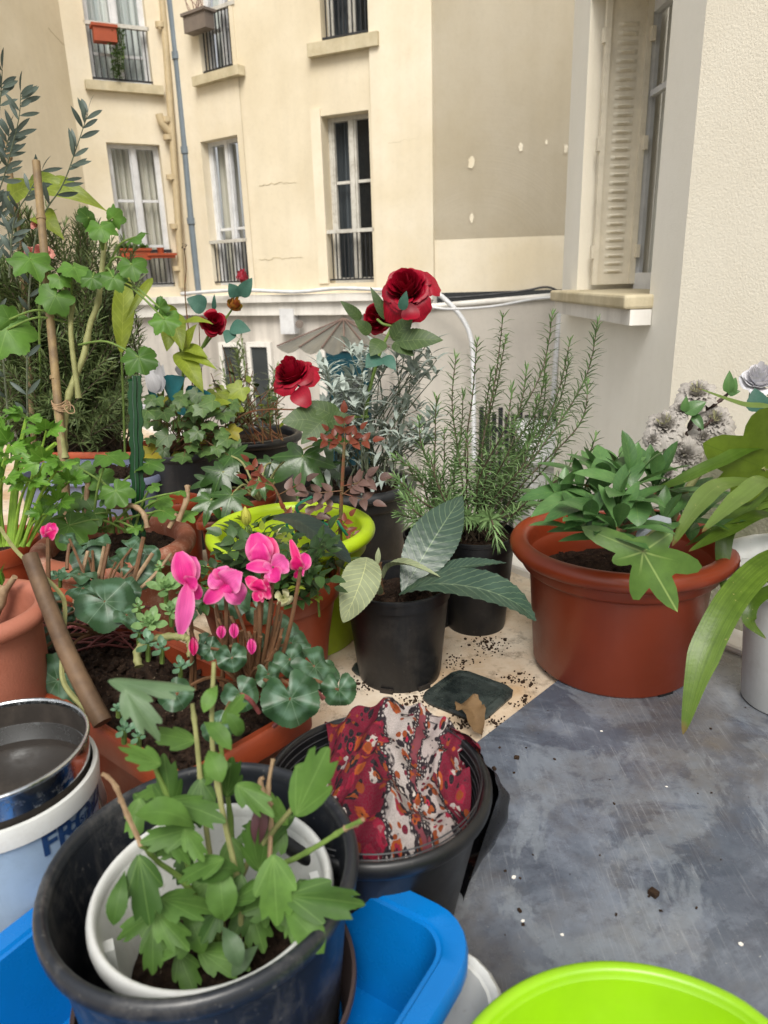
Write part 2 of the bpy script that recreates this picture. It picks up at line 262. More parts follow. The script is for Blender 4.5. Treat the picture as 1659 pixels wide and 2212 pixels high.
def struct(o,k='structure'): o['kind']=k; return o
def frame(d,n=None):
    d=d.normalized()
    if n is None: n=V((0,0,1))
    n=n-d*n.dot(d)
    if n.length<1e-4: n=V((1,0,0))-d*d.x
    n.normalize(); return d,n,d.cross(n)
def smoothpts(P,k=5):
    if len(P)<3: 
        return [P[0].lerp(P[-1],i/k) for i in range(k+1)]
    out=[]; n=len(P)
    for i in range(n-1):
        p0=P[max(i-1,0)];p1=P[i];p2=P[i+1];p3=P[min(i+2,n-1)]
        for j in range(k):
            t=j/k; out.append(.5*((2*p1)+(p2-p0)*t+(2*p0-5*p1+4*p2-p3)*t*t+(3*p1-p0-3*p2+p3)*t**3))
    out.append(P[-1].copy()); return out
def tube(mb,P,r0,r1=None,n=6,k=5,knot=0):
    if r1 is None: r1=r0
    P=smoothpts(P,k); N=len(P); vs=[];nn=None
    for i,p in enumerate(P):
        t=(P[min(i+1,N-1)]-P[max(i-1,0)]); 
        if t.length<1e-7: t=V((0,0,1))
        d,nn,s=frame(t,nn if nn is not None else V((.3,.7,.1)))
        r=r0+(r1-r0)*i/(N-1)
        if knot and i%knot==0: r*=1.3
        for j in range(n):
            a=2*math.pi*j/n; vs.append(p+nn*math.cos(a)*r+s*math.sin(a)*r)
    fs=[]
    for i in range(N-1):
        for j in range(n):
            fs.append((i*n+j,i*n+(j+1)%n,(i+1)*n+(j+1)%n,(i+1)*n+j))
    fs.append(tuple(range(n-1,-1,-1))); fs.append(tuple((N-1)*n+j for j in range(n))); mb.add(vs,fs); return P
def box(mb,x0,x1,y0,y1,z0,z1,O=V((0,0,0)),ux=V((1,0,0)),uy=V((0,1,0)),uz=V((0,0,1))):
    vs=[O+ux*x+uy*y+uz*z for z in (z0,z1) for y in (y0,y1) for x in (x0,x1)]
    mb.add(vs,[(0,2,3,1),(4,5,7,6),(0,1,5,4),(2,6,7,3),(0,4,6,2),(1,3,7,5)])
def lathe(mb,prof,c,n=64,fr=None,cap0=False,cap1=False,rad=None):
    vs=[];uv=[]
    for k,(r,z) in enumerate(prof):
        for j in range(n):
            a=2*math.pi*j/n; q=r*(rad(a,z) if rad else 1)
            p=V((math.cos(a)*q,math.sin(a)*q,z)); vs.append((fr@p if fr else p)+c); uv.append((j/n,k/len(prof)))
    fs=[(i*n+j,i*n+(j+1)%n,(i+1)*n+(j+1)%n,(i+1)*n+j) for i in range(len(prof)-1) for j in range(n)]
    if cap0: fs.append(tuple(range(n-1,-1,-1)))
    if cap1: fs.append(tuple((len(prof)-1)*n+j for j in range(n)))
    mb.add(vs,fs,uv)
W=dict(
 loq=lambda t: math.sin(math.pi*t**.9)**.95,
 ellip=lambda t: math.sin(math.pi*min(1,max(0,t)))**.75,
 obov=lambda t: math.sin(math.pi*t**1.35)**.8,
 lance=lambda t: math.sin(math.pi*t**.75)**1.1,
 strap=lambda t: min(1,(t*6+.35))*min(1,(1-t)*3.2)**.8,
 petal=lambda t: (math.sin(math.pi*t**.9*.93+.12))**.6 if t<1 else .3,
 ovate=lambda t: math.sin(math.pi*t**.62)**.85,
 needle=lambda t: min(1,t*5+.3)*(1-t)**.4)
def leaf(mb,o,tip,W_,nrm=None,prof='ellip',arch=.12,fold=.2,ns=7,wav=0,serr=0,rib=0,path=None,nr=12,tw=0,half=2):
    """strip leaf from o to tip; W_ = full width"""
    L=(tip-o).length
    if L<1e-5: return
    d,n,s=frame(tip-o,nrm); pw=W[prof]; vs=[];uv=[];ph=R(0,6)
    if path: 
        C=smoothpts(path,max(2,ns//(len(path)-1))); ns=len(C)-1
    na=2*half+1
    for i in range(ns+1):
        t=i/ns
        if path:
            c=C[i]; tg=C[min(i+1,ns)]-C[max(i-1,0)]; d_,n_,s_=frame(tg,n); 
        else:
            c=o+d*L*t+n*arch*L*4*t*(1-t); d_=d;s_=s; n_=n
        if tw: 
            a=tw*t; s2=s_*math.cos(a)+n_*math.sin(a); n_=n_*math.cos(a)-s_*math.sin(a); s_=s2
        w=W_*.5*pw(t)+1e-5
        if serr and i%2: w*=1-serr
        for j in range(na):
            a=(j-half)/half; h=fold*abs(a)*w
            if wav: h+=wav*W_*math.sin(t*14+ph+(a>0)*1.7)*abs(a)
            if rib: h+=rib*W_*math.sin((t-abs(a)*.13)*nr*2*math.pi)*(min(1,abs(a)*2))*(1-abs(a)*.4)
            vs.append(c+s_*a*w+n_*h); uv.append((a,t))
    fs=[(i*na+j,i*na+j+1,(i+1)*na+j+1,(i+1)*na+j) for i in range(ns) for j in range(na-1)]
    mb.add(vs,fs,uv)
def lobes(L,floor=.3,serr=0,sn=40,back=None,pt=0):
    def f(th):
        r=floor
        for a,l,w in L:
            x=abs((th-a+math.pi)%(2*math.pi)-math.pi)
            if x<1.5:
                c_,s_=math.cos(x),math.sin(x); h=l/2; r=max(r,(2*c_/h)/(c_*c_/(h*h)+s_*s_/(w*w)))
                if pt and x<.35: r=max(r,(l*(1+pt))*(1-x*2.2))
        if back and abs(th)>back: r*=max(.12,1-(abs(th)-back)/(math.pi-back)*.95)
        return r*(1+serr*math.sin(sn*th))
    return f
IVY=(lobes([(0,.95,.30),(.95,.8,.28),(-.95,.8,.28),(2.0,.6,.26),(-2.0,.6,.26)],.42,0,1,2.6,.12),[0,.95,-.95,2.0,-2.0])
GER=(lobes([(0,.97,.36),(.9,.97,.36),(-.9,.97,.36),(1.85,.92,.36),(-1.85,.92,.36),(2.6,.8,.3),(-2.6,.8,.3)],.72,.028,34,2.8),[0,.9,-.9,1.85,-1.85,2.6,-2.6])
MAL=(lobes([(0,1,.30),(.9,.95,.30),(-.9,.95,.30),(1.8,.85,.3),(-1.8,.85,.3),(2.5,.7,.26),(-2.5,.7,.26)],.55,.05,40,2.8),[0,.9,-.9,1.8,-1.8,2.5,-2.5])
CEL=(lobes([(0,1,.2),(.62,.9,.17),(-.62,.9,.17),(1.3,.66,.17),(-1.3,.66,.17)],.25,.09,46,1.9),[0,.62,-.62,1.3,-1.3])
CYC=(lobes([(0,.98,.62),(.9,1.0,.6),(-.9,1.0,.6),(1.9,1.02,.5),(-1.9,1.02,.5),(2.55,.98,.36),(-2.55,.98,.36)],.6,.016,48,2.9),[0,.7,-.7,1.5,-1.5,2.3,-2.3])
FAT=(lobes([(0,1,.17),(.72,.95,.17),(-.72,.95,.17),(1.45,.82,.15),(-1.45,.82,.15),(2.2,.6,.13),(-2.2,.6,.13)],.3,.018,50,2.7,.08),[0,.72,-.72,1.45,-1.45,2.2,-2.2])
CHR=(lobes([(0,1,.2),(.42,.88,.14),(-.42,.88,.14),(.9,.66,.13),(-.9,.66,.13)],.12,.03,36,1.2),[0,.42,-.42,.9,-.9])
ROUND=(lobes([(0,1,2.)],.9,0,1,2.9),[0,.6,-.6,1.3,-1.3])
def pleaf(mb,c,d,n,Rr,kind,cup=.15,wave=.04,nth=56,fold=0,droop=0,asp=1.0):
    rf,axes=kind; d,n,s=frame(d,n); vs=[c.copy()];uv=[(0,0)]; rings=(.3,.6,.82,1.0); ph=R(0,6); kk=random.choice((3,4,5))
    ax=sorted(axes)
    for q in rings:
        for j in range(nth):
            th=-math.pi+2*math.pi*j/nth; r=rf(th)*q; x=math.sin(th)*r*asp; y=math.cos(th)*r
            z=cup*r*r+wave*r*r*math.sin(kk*th+ph)*2+fold*abs(x)-droop*(y*y if y>0 else 0)
            vs.append(c+(s*x+d*y+n*z)*Rr)
            dd=min(abs((th-a+math.pi)%(2*math.pi)-math.pi) for a in ax); uv.append((min(1,math.sin(min(dd,1.57))*r*1.6),q))
    fs=[(0,1+(j+1)%nth,1+j) for j in range(nth)]
    for k in range(len(rings)-1):
        for j in range(nth):
            a=1+k*nth+j;b=1+k*nth+(j+1)%nth; fs.append((a,b,b+nth,a+nth))
    mb.add(vs,fs,uv)
def rose(mb,c,up,Rr,opn=1.0,K=7,seed=0,ruf=.0,hk=1.0):
    rnd=random.Random(seed); d,n,s=frame(up,V((.2,-1,.1))); a0=rnd.uniform(0,6)
    for k in range(K):
        rho=(k+.4)/K; np_=3 if k<2 else 4 if k<4 else 5
        for j in range(np_):
            ang=a0+k*1.1+j*2*math.pi/np_+rnd.uniform(-.2,.2); hs_=(1.25-.75*rho)*rnd.uniform(.9,1.1); sp=(1.15 if np_<4 else .95)*rnd.uniform(.9,1.1)
            vs=[];uv=[];nu,nv=8,7; ph=rnd.uniform(0,6); cr=rnd.uniform(.7,1.3)*opn
            for b in range(nv+1):
                v=b/nv
                for a in range(nu+1):
                    u=a/nu*2-1
                    wd=(.35+.65*math.sin(math.pi*min(1,v*.9+.1)*.62))*(1-.18*u*u*v)
                    vv=v*(1-.16*u*u)*(1-.06*math.cos(u*9+ph)*(u*u))
                    rad=Rr*(.06+(.1+.62*rho)*math.sin(min(1.57,vv*2.2))+ (.42*rho*opn*cr)*max(0,vv-.45)**1.3*1.8)
                    z=Rr*hk*(-.35+hs_*(vv**.85) - (.75*rho*rho*opn*cr)*max(0,vv-.5)**2*3)
                    rad+=Rr*.06*rho*math.sin(u*3+ph)*vv+ruf*Rr*math.sin(u*9+ph)*vv*vv; z+=ruf*Rr*math.cos(u*8+ph)*vv*vv
                    th=ang+u*sp*wd*(1-.25*rho)
                    vs.append(c+(n*math.cos(th)+s*math.sin(th))*rad+d*z); uv.append((u,v))
            mb.add(vs,[(b*(nu+1)+a,b*(nu+1)+a+1,(b+1)*(nu+1)+a+1,(b+1)*(nu+1)+a) for b in range(nv) for a in range(nu)],uv)
def sepals(mb,c,up,Rr,n_=5,down=.5):
    d,n,s=frame(up,V((.2,-1,.1)))
    for j in range(n_):
        a=j*2*math.pi/n_; o=(n*math.cos(a)+s*math.sin(a)); leaf(mb,c-d*Rr*.35,c+o*Rr*.75-d*Rr*down,Rr*.35,d,'ovate',.1,.1,4)
def needles(mb,P,L=.026,wd=.0017,step=.009,per=5,ang=.95,taper=.35,cut=0.0,grav=.25):
    # P smooth polyline; whorls of narrow leaves
    acc=0;phi=R(0,6); tot=sum((P[i+1]-P[i]).length for i in range(len(P)-1)); run=0
    for i in range(len(P)-1):
        a,b=P[i],P[i+1]; sl=(b-a).length; 
        if sl<1e-6: continue
        t=(b-a)/sl
        while acc<sl:
            q=a+t*acc; fr_=(run+acc)/tot
            if fr_>=cut:
                d,n,s=frame(t,V((.3,.8,.2)))
                end=min(1,(1-fr_)*tot/.03); an=ang*(.25+.75*end)*R(.8,1.2)
                for j in range(per):
                    f=phi+j*2*math.pi/per+R(-.25,.25); o=n*math.cos(f)+s*math.sin(f)
                    l=L*R(.75,1.15)*(taper+(1-taper)*min(1,end+.35))
                    dr=(d*math.cos(an)+o*math.sin(an)); m_=q+dr*l*.55; e=q+dr*l+(d*.12-V((0,0,grav))*R(.3,1))*l*.5
                    sd=dr.cross(o if abs(dr.dot(o))<.95 else d); 
                    if sd.length<1e-4: continue
                    sd=sd.normalized()*wd*.5
                    mb.add([q-sd*.7,q+sd*.7,m_+sd,m_-sd,e+sd*.25,e-sd*.25],[(0,1,2,3),(3,2,4,5)],[(0,0)]*2+[(.3,.5)]*2+[(.3,1)]*2)
                phi+=.6
            acc+=step
        acc-=sl; run+=sl
# ------------------------------------------------ the setting
def facade(mb,rv,A,B,z0,z1,holes,dp=.22):
    """wall quad grid with holes; rv = reveal mesh. holes: (u0,u1,za,zb) in metres along A->B"""
    L=(B-A).length; ux=(B-A).normalized(); nin=V((-ux.y,ux.x,0)) # into the building
    if nin.dot(V((0,1,0)))<0: nin=-nin
    us=sorted({0,L}|{h[0] for h in holes}|{h[1] for h in holes}); zs=sorted({z0,z1}|{h[2] for h in holes}|{h[3] for h in holes})
    P=lambda u,z,y=0: V((A.x,A.y,0))+ux*u+nin*y+V((0,0,z))
    for i in range(len(us)-1):
        for j in range(len(zs)-1):
            um=(us[i]+us[i+1])/2; zm=(zs[j]+zs[j+1])/2
            if any(h[0]<um<h[1] and h[2]<zm<h[3] for h in holes): continue
            mb.add([P(us[i],zs[j]),P(us[i+1],zs[j]),P(us[i+1],zs[j+1]),P(us[i],zs[j+1])],[(0,1,2,3)])
    for u0,u1,a,b in holes:
        rv.add([P(u0,a),P(u0,a,dp),P(u0,b,dp),P(u0,b)],[(0,1,2,3)]); rv.add([P(u1,a),P(u1,a,dp),P(u1,b,dp),P(u1,b)],[(0,1,2,3)])
        rv.add([P(u0,a),P(u1,a),P(u1,a,dp),P(u0,a,dp)],[(0,1,2,3)]); rv.add([P(u0,b),P(u1,b),P(u1,b,dp),P(u0,b,dp)],[(0,1,2,3)])
    return ux,nin,P
def window(parent,P,ux,nin,u0,u1,a,b,dp,fm,cm,bars=(.5,),curt=(0,1),fw=.045,lab=None):
    O=P(0,0); Z=V((0,0,1)); fr=MB(); bb=lambda x0,x1,z0,z1,y0,y1: box(fr,x0,x1,y0,y1,z0,z1,O,ux,nin,Z)
    y0,y1=dp-.1,dp-.03; m=(u0+u1)/2
    bb(u0,u0+fw,a,b,y0,y1); bb(u1-fw,u1,a,b,y0,y1); bb(u0+fw,u1-fw,b-fw,b,y0,y1); bb(u0+fw,u1-fw,a,a+fw*1.3,y0,y1); bb(m-fw*.6,m+fw*.6,a+fw*1.3,b-fw,y0-.012,y1)
    for L_,R_ in ((u0+fw,m-fw*.6),(m+fw*.6,u1-fw)):
        bb(L_,L_+fw*.45,a+fw*1.3,b-fw,y0+.01,y1-.01); bb(R_-fw*.45,R_,a+fw*1.3,b-fw,y0+.01,y1-.01)
        for k in bars: z=a+(b-a)*k; bb(L_+fw*.6,R_-fw*.6,z-.016,z+.016,y0+.015,y1-.015)
    wo=fr.build('window',fm,parent,False)
    g=MB(); g.add([P(u0+.02,a+.02,dp-.05),P(u1-.02,a+.02,dp-.05),P(u1-.02,b-.02,dp-.05),P(u0+.02,b-.02,dp-.05)],[(0,1,2,3)]); 
    gm=MT('pane_mat',.03,.6); gm.b.inputs['Alpha'].default_value=.35; gm.base(col('30363a')); g.build('pane',MAT['pane'],wo,False)
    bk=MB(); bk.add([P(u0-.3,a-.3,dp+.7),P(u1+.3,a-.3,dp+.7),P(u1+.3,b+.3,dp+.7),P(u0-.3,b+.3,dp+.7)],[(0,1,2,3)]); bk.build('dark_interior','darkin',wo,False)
    if cm:
        c=MB(); n=60; c0=u0+(u1-u0)*curt[0]; c1=u0+(u1-u0)*curt[1]; vs=[];fs=[]
        for i in range(n+1):
            t=i/n; y=dp+.05+.03*math.sin(t*55)+.01*math.sin(t*23)
            vs+= [P(c0+(c1-c0)*t,a+.03,y),P(c0+(c1-c0)*t,b-.03,y)]
            if i<n: fs.append((2*i,2*i+2,2*i+3,2*i+1))
        c.add(vs,fs); c.build('curtain',cm,wo)
    return wo
gm=MT('pane',.03,.7); gm.b.inputs['Alpha'].default_value=.22; gm.base(col('3a4044')); MAT['pane']=gm.m
def railing(parent,P,ux,nin,u0,u1,a,b,fr='iron',top='oldpaint',y=.03,n=10):
    O=P(0,0); Z=V((0,0,1)); r=MB()
    for i in range(n): u=u0+.05+(u1-u0-.1)*i/(n-1); box(r,u-.006,u+.006,y-.006,y+.006,a+.05,b,O,ux,nin,Z)
    box(r,u0,u1,y-.012,y+.012,a+.03,a+.05,O,ux,nin,Z); ro=r.build('railing',fr,parent,False)
    t=MB(); box(t,u0-.02,u1+.02,y-.03,y+.03,b,b+.04,O,ux,nin,Z); t.build('top_rail',top,ro,False)
ZG=-2.7
def hp(px,py,d): p=Q(px,py,d); return V((p.x,p.y,0))
# plan points of the courtyard facades
PA=hp(-420,610,5.0); PB=hp(85,610,8.3); PC=hp(214,610,9.4); PD=hp(406,610,9.9); PE=hp(542,610,9.2); PF=hp(940,610,8.2); PG=hp(1262,605,8.0)
bld=thing('apartment_building','cream rendered apartment block around the courtyard with white french windows','building',(PD.x,PD.y,ZG))
def hole(A,B,l,r,t,b,ml=None):
    n=(B-A).normalized(); ym=(t+b)/2
    pl=onplane(l,ym,A,B); pr=onplane(r,ym,A,B); pt=onplane((l+r)/2,t,A,B); pb=onplane((l+r)/2,b,A,B)
    return ((pl-A).to_2d().dot(n.to_2d()),(pr-A).to_2d().dot(n.to_2d()),pb.z,pt.z)
ZT=7.0; ZB=onplane(600,640,PE,PF).z
def wallseg(A,B,holes,mat,name='wall',z0=None,z1=ZT,dp=.22):
    m=MB(); rv=MB(); r=facade(m,rv,A,B,ZB if z0 is None else z0,z1,holes,dp); m.add(rv.v,rv.f); m.build(name,mat,bld,False); return r
wallseg(PA,PB,[],'wall_cream'); wallseg(PB,PC,[],'wall_plain')
h1=hole(PC,PD,250,362,311,621); h1u=hole(PC,PD,178,312,-160,178)
ux,nin,P=wallseg(PC,PD,[h1,h1u],'wall_cream')
w1=window(bld,P,ux,nin,*h1,.22,'pvc','curtain',(.3,.62)); railing(bld,P,ux,nin,h1[0],h1[1],h1[2],h1[2]+(h1[3]-h1[2])*.25,top='iron')
w2=window(bld,P,ux,nin,*h1u,.22,'pvc','curtain_pale',(.2,)); railing(bld,P,ux,nin,h1u[0],h1u[1],h1u[2],h1u[2]+.6)
def sill(P,ux,nin,h,th=.1,ex=.1,mat='stone',dy=0): s=MB(); box(s,h[0]-ex,h[1]+ex,-.09,.02,h[2]-th-.01+dy,h[2]-.01+dy,P(0,0),ux,nin); s.build('window_sill',mat,bld,False)
sill(P,ux,nin,h1u); box_P1=(P,ux,nin,h1,h1u)
h2=hole(PD,PE,447,526,296,616); h2u=hole(PD,PE,420,499,-200,158)
ux,nin,P=wallseg(PD,PE,[h2,h2u],'wall_cream'); box_P2=(P,ux,nin,h2,h2u)
window(bld,P,ux,nin,*h2,.22,'pvc','curtain',(.4,),(.0,.5)); railing(bld,P,ux,nin,h2[0],h2[1],h2[2],h2[2]+(h2[3]-h2[2])*.3)
window(bld,P,ux,nin,*h2u,.22,'pvc','curtain_pale',(.3,),(0,.4)); railing(bld,P,ux,nin,h2u[0],h2u[1],h2u[2],h2u[2]+.62); sill(P,ux,nin,h2u)
h3=hole(PE,PF,702,802,243,611); h3u=hole(PE,PF,686,792,-260,84)
ux,nin,P=wallseg(PE,PF,[h3,h3u],'wall_plain'); box_P3=(P,ux,nin,h3,h3u)
window(bld,P,ux,nin,*h3,.26,'oldpaint','curtain_dark',(.33,.62),(0,.45)); railing(bld,P,ux,nin,h3[0],h3[1],h3[2],h3[2]+(h3[3]-h3[2])*.31)
window(bld,P,ux,nin,*h3u,.26,'oldpaint','curtain_dark',(.33,),(0,.6)); railing(bld,P,ux,nin,h3u[0],h3u[1],h3u[2],h3u[2]+.8); sill(P,ux,nin,h3u,.13,.14)
# wide shallow chimney breast to the right of the old window
m=MB(); e=onplane(800,400,PE,PF); L3=(PF-PE).length; u3=(e-PE).to_2d().dot(ux.to_2d()); box(m,u3+.06,L3,-.05,0,ZB,ZT,P(0,0),ux,nin); m.build('wall_breast','wall_cream',bld,False)
m=MB(); box(m,h3[0]-.13,h3[0],-.02,0,h3[2],h3[3]+.08,P(0,0),ux,nin); m.build('window_surround','wall_cream',bld,False)
# grey party wall
zc=onplane(1090,513,PF,PG).z
wallseg(PF,PG,[],'wall_grey',z0=zc); wallseg(PF,PG,[],'wall_cream',name='wall_band')
m=MB(); uxg=(PG-PF).normalized()
for (x,y,s) in ((1018,352,.05),(1125,318,.035),(1222,322,.03),(1180,308,.02),(1018,472,.035)):
    c=onplane(x,y,PF,PG); n=14; vs=[c+V((0,-.012,0))]+[c+V((0,-.012,0))+uxg*math.cos(a*6.283/n)*s*R(.5,1)+V((0,0,1))*math.sin(a*6.283/n)*s*R(1,1.8) for a in range(n)]; m=MB(); m.add(vs,[(0,1+a,1+(a+1)%n) for a in range(n)]); m.build('render_patch','wall_cream',bld,False)
rk=random.Random(3)
for (A,B,x0,y0_,x1,y1_) in ((PE,PF,838,312,934,296),(PE,PF,560,400,640,392),(PE,PF,560,560,655,556),(PB,PC,105,60,190,150)):
    m=MB(); pts=[]
    for i in range(16):
        t=i/15; q=onplane(x0+(x1-x0)*t,y0_+(y1_-y0_)*t+rk.uniform(-3,3),A,B); pts.append(V((q.x,q.y,q.z))+V((0,-.053 if x0>800 else -.003,0)))
    tube(m,pts,.004,.002,4,1); m.build('plaster_crack','stone',bld)
# white string course and lower walls
def course(A,B,zt,h,out,mat,name,par):
    ux=(B-A).normalized(); nin=V((-ux.y,ux.x,0)); nin=nin if nin.y>0 else -nin
    m=MB(); L=(B-A).length; box(m,-.02,L+.02,-out,.0,zt-h,zt,A,ux,nin); m.build(name,mat,par,False)
for A,B in ((PC,PD),(PD,PE),(PE,PF)):
    z1=ZB+.003; course(A,B,z1+.02,.09,.16,'trim','string_course',bld); course(A,B,z1-.07,.16,.10,'trim','string_course',bld)
lows=[]
for A,B in ((PA,PB),(PB,PC),(PC,PD),(PD,PE),(PE,PF)):
    mm=MB(); mm.add([V((A.x,A.y,ZG)),V((B.x,B.y,ZG)),V((B.x,B.y,ZB)),V((A.x,A.y,ZB))],[(0,1,2,3)]); mm.build('ground_floor_wall','wall_low',bld,False)
# parapet wall in front of grey wall, slanting top
QA=hp(905,670,7.6); QB=hp(1300,640,7.0)
m=MB(); zt0=onplane(940,668,QA,QB).z; zt1=onplane(1245,636,QA,QB).z
vs=[];du=V((0,.25,0))
for A,zt in ((QA,zt0),(QB,zt1)):
    vs+=[V((A.x,A.y,ZG)),V((A.x,A.y,zt)),V((A.x,A.y,zt))+du,V((A.x,A.y,ZG))+du]
m.add(vs,[(0,4,5,1),(1,5,6,2),(2,6,7,3)]); yw=thing('yard_wall','pale streaked yard wall below the grey party wall','wall',(QA.x,QA.y,ZG)); m.build('wall','wall_pale',yw,False)
m=MB(); tube(m,[V((QA.x,QA.y-.02,zt0+.02)),V((QB.x,QB.y-.02,zt1+.02))],.03,n=8); m.build('coping','trim',yw)
g=MB(); g.add([V((-60,-40,ZG)),V((60,-40,ZG)),V((60,80,ZG)),V((-60,80,ZG))],[(0,1,2,3)]); struct(g.build('ground','ground',None,False))
# pipes on the facade
def pipe(pts,r,mat,name,lab,cat='pipe',A=PC,B=PD,off=.1,n=10):
    ux=(B-A).normalized(); nn=V((ux.y,-ux.x,0)); nn=nn if nn.y<0 else -nn
    P_=[onplane(x,y,A,B)+nn*off for x,y in pts]; m=MB(); tube(m,P_,r,n=n,k=3); o=m.build(name,mat); tag(o,lab,cat)
    return P_,o
pts,o=pipe([(343,-60),(357,130),(371,330),(381,480),(390,622)],.045,'creampipe','downpipe','cream painted downpipe with a side branch between two columns of windows')
m=MB(); o.name='cream_pipe_run'; cp=thing('downpipe','cream painted downpipe with a side branch between two columns of windows','pipe',pts[-1]); o.parent=cp; o.location=-V(cp.location); del o['label'],o['category']; o['_o']=(0,0,0); o.name='pipe_run'
br=MB(); a=onplane(378,268,PC,PD)-V((0,.1,0)); tube(br,[onplane(348,250,PC,PD)-V((0,.1,0)),onplane(355,270,PC,PD)-V((0,.1,0)),onplane(372,290,PC,PD)-V((0,.1,0))],.05,n=10); br.build('pipe_branch','creampipe',cp)
cl=MB()
for y in (60,262,300,385,490,580):
    q=onplane(343+(y+60)*.069,y,PC,PD)-V((0,.1,0)); cl=MB(); lathe(cl,[(.046,-.03),(.062,-.03),(.062,.03),(.046,.03)],q,16); cl.build('collar','creampipe',cp)
pts,o=pipe([(352,-60),(374,130),(393,330),(406,480),(424,648)],.045,'zinc','downpipe','grey zinc downpipe running down beside the cream one',off=.2)
zp=thing('downpipe','grey zinc downpipe running down beside the cream one','pipe',pts[-1]); o.parent=zp; o.location=-V(zp.location); del o['label'],o['category']; o.name='pipe_run'
cl=MB()
for p in (pts[1],pts[2],pts[3]): cl=MB(); lathe(cl,[(.046,-.04),(.058,-.04),(.058,.04),(.046,.04)],p,16); cl.build('collar','zinc',zp)
# white cables on the string course
m=MB(); pp=[onplane(x,y,PE,PF)-V((0,.2,0)) for x,y in ((400,634),(520,626),(640,630),(740,622),(860,628))]; tube(m,pp,.022,n=8); tag(m.build('cable_duct','pvc'),'white cable duct wavering along the string course under the windows','duct')
m=MB(); pp=[Q(x,y,7.2) for x,y in ((850,612),(930,628),(965,650),(1000,690),(1018,735),(1022,800),(1024,1000))]; tube(m,pp,.024,n=10); tag(m.build('drain_hose','pvc'),'thick white hose arching down over the pale yard wall','hose')
m=MB(); pp=[Q(x,y,6.95) for x,y in ((905,655),(960,667),(1060,662),(1160,645),(1225,641))]; tube(m,pp,.012,n=6); tag(m.build('cable','pvc'),'thin white cable along the top of the yard wall','cable')
m=MB(); pp=[onplane(x,y,PF,PG)-V((0,.04,0)) for x,y in ((945,645),(1040,638),(1130,628),(1180,620),(1215,634),(1240,640))]; tube(m,pp,.012,n=6); tag(m.build('cable','iron'),'thin dark cable sagging across the cream band of party wall','cable')
m=MB(); pp=[onplane(x,y,QA,QB)-V((0,.05,0)) for x,y in ((1208,640),(1196,800),(1190,900))]; tube(m,pp,.025,n=8); tag(m.build('rainwater_pipe','pvc'),'slim white rainwater pipe in the corner of the yard wall','pipe')
# awning, door, meter box
dc=Q(742,700,7.6); aw=thing('door_canopy','fan shaped frosted glass door canopy with rusty ribs','canopy',dc)
cm=MB(); rb=MB(); n=6; apex=Q(742,690,7.9); rim=[]
for i in range(n+1):
    t=i/n; x=598+ (890-598)*t; y=750+4*math.sin(math.pi*t); rim.append(Q(x,y,7.9-1.1*math.sin(math.pi*(t*.9+.05))))
vs=[apex]; fs=[]
for i in range(n):
    k0=len(cm.v)
    pts=[rim[i].lerp(rim[i+1],j/4)-V((0,0,.06*math.sin(math.pi*j/4))) for j in range(5)]
    cm.add([apex]+pts,[(0,j+1,j+2) for j in range(4)])
cm.build('canopy_glass','awning',aw,False)
for p in rim: tube(rb,[apex+V((0,0,.012)),p+V((0,0,.012))],.009,n=5,k=1)
rb.build('canopy_ribs','rust',aw)
uxw=(PF-PE).normalized(); ninw=V((-uxw.y,uxw.x,0)); ninw=ninw if ninw.y>0 else -ninw
c0=onplane(708,756,PE,PF); c1=onplane(775,756,PE,PF); dw=(c1-c0).length
dr=thing('house_door','teal painted panelled door under the fan shaped canopy','door',V((c0.x,c0.y,ZG)))
m=MB(); O=V((c0.x,c0.y,0)); box(m,0,.62,-.05,-.003,ZG,c0.z,O,uxw,ninw); m.build('door_leaf','teal',dr,False)
m=MB()
for a,b in ((.06,.28),(.34,.56)):
    for z0,z1 in ((-.75,-.1),(-1.8,-.85)): box(m,a,b,-.07,-.051,c0.z+z0,c0.z+z1,O,uxw,ninw)
m.build('door_panel','teal',dr,False); m=MB(); box(m,.1,.52,-.0745,-.071,c0.z-.72,c0.z-.3,O,uxw,ninw); m.build('door_glass','glass',dr,False)
m=MB(); box(m,-.1,-.0,-.08,-.003,ZG,c0.z+.1,O,uxw,ninw); box(m,.62,.72,-.08,-.003,ZG,c0.z+.1,O,uxw,ninw); box(m,0,.62,-.08,-.003,c0.z,c0.z+.1,O,uxw,ninw); m.build('door_frame','trim',dr,False)
a0=onplane(614,666,PE,PF); a1=onplane(640,720,PE,PF); mb_=thing('meter_box','small white meter box under the string course','box',a0)
m=MB(); O=V((a0.x,a0.y,0)); box(m,0,.2,-.12,-.003,a1.z,a0.z,O,uxw,ninw); m.build('housing','pvc',mb_,False); m=MB(); lathe(m,[(.05,0),(.05,.03),(0,.035)],O+uxw*.22+V((0,-.1,a1.z+.12)),14,Matrix.Rotation(math.pi/2,3,'X')); m.build('dial','greybox',mb_)
# ground floor windows behind the bush
for (x,lab) in ((485,'left'),(545,'right')):
    c=onplane(x,745,PE,PF); O=V((c.x,c.y,0)); t=thing('shop_window','tall ground floor window half hidden by the feathery bush, '+('left one' if lab=='left' else 'right one'),'window',V((c.x,c.y,ZG)),'ground floor windows')
    m=MB(); 
    for q in ((-.06,0,-1.4,.04),(.26,.32,-1.4,.04)): box(m,q[0],q[1],-.06,-.003,c.z+q[2],c.z+q[3],O,uxw,ninw)
    box(m,0,.26,-.06,-.003,c.z-.02,c.z+.04,O,uxw,ninw); m.build('window_frame','trim',t,False); m=MB(); box(m,0,.26,-.03,-.003,c.z-1.4,c.z-.02,O,uxw,ninw); m.build('pane','glass',t,False)
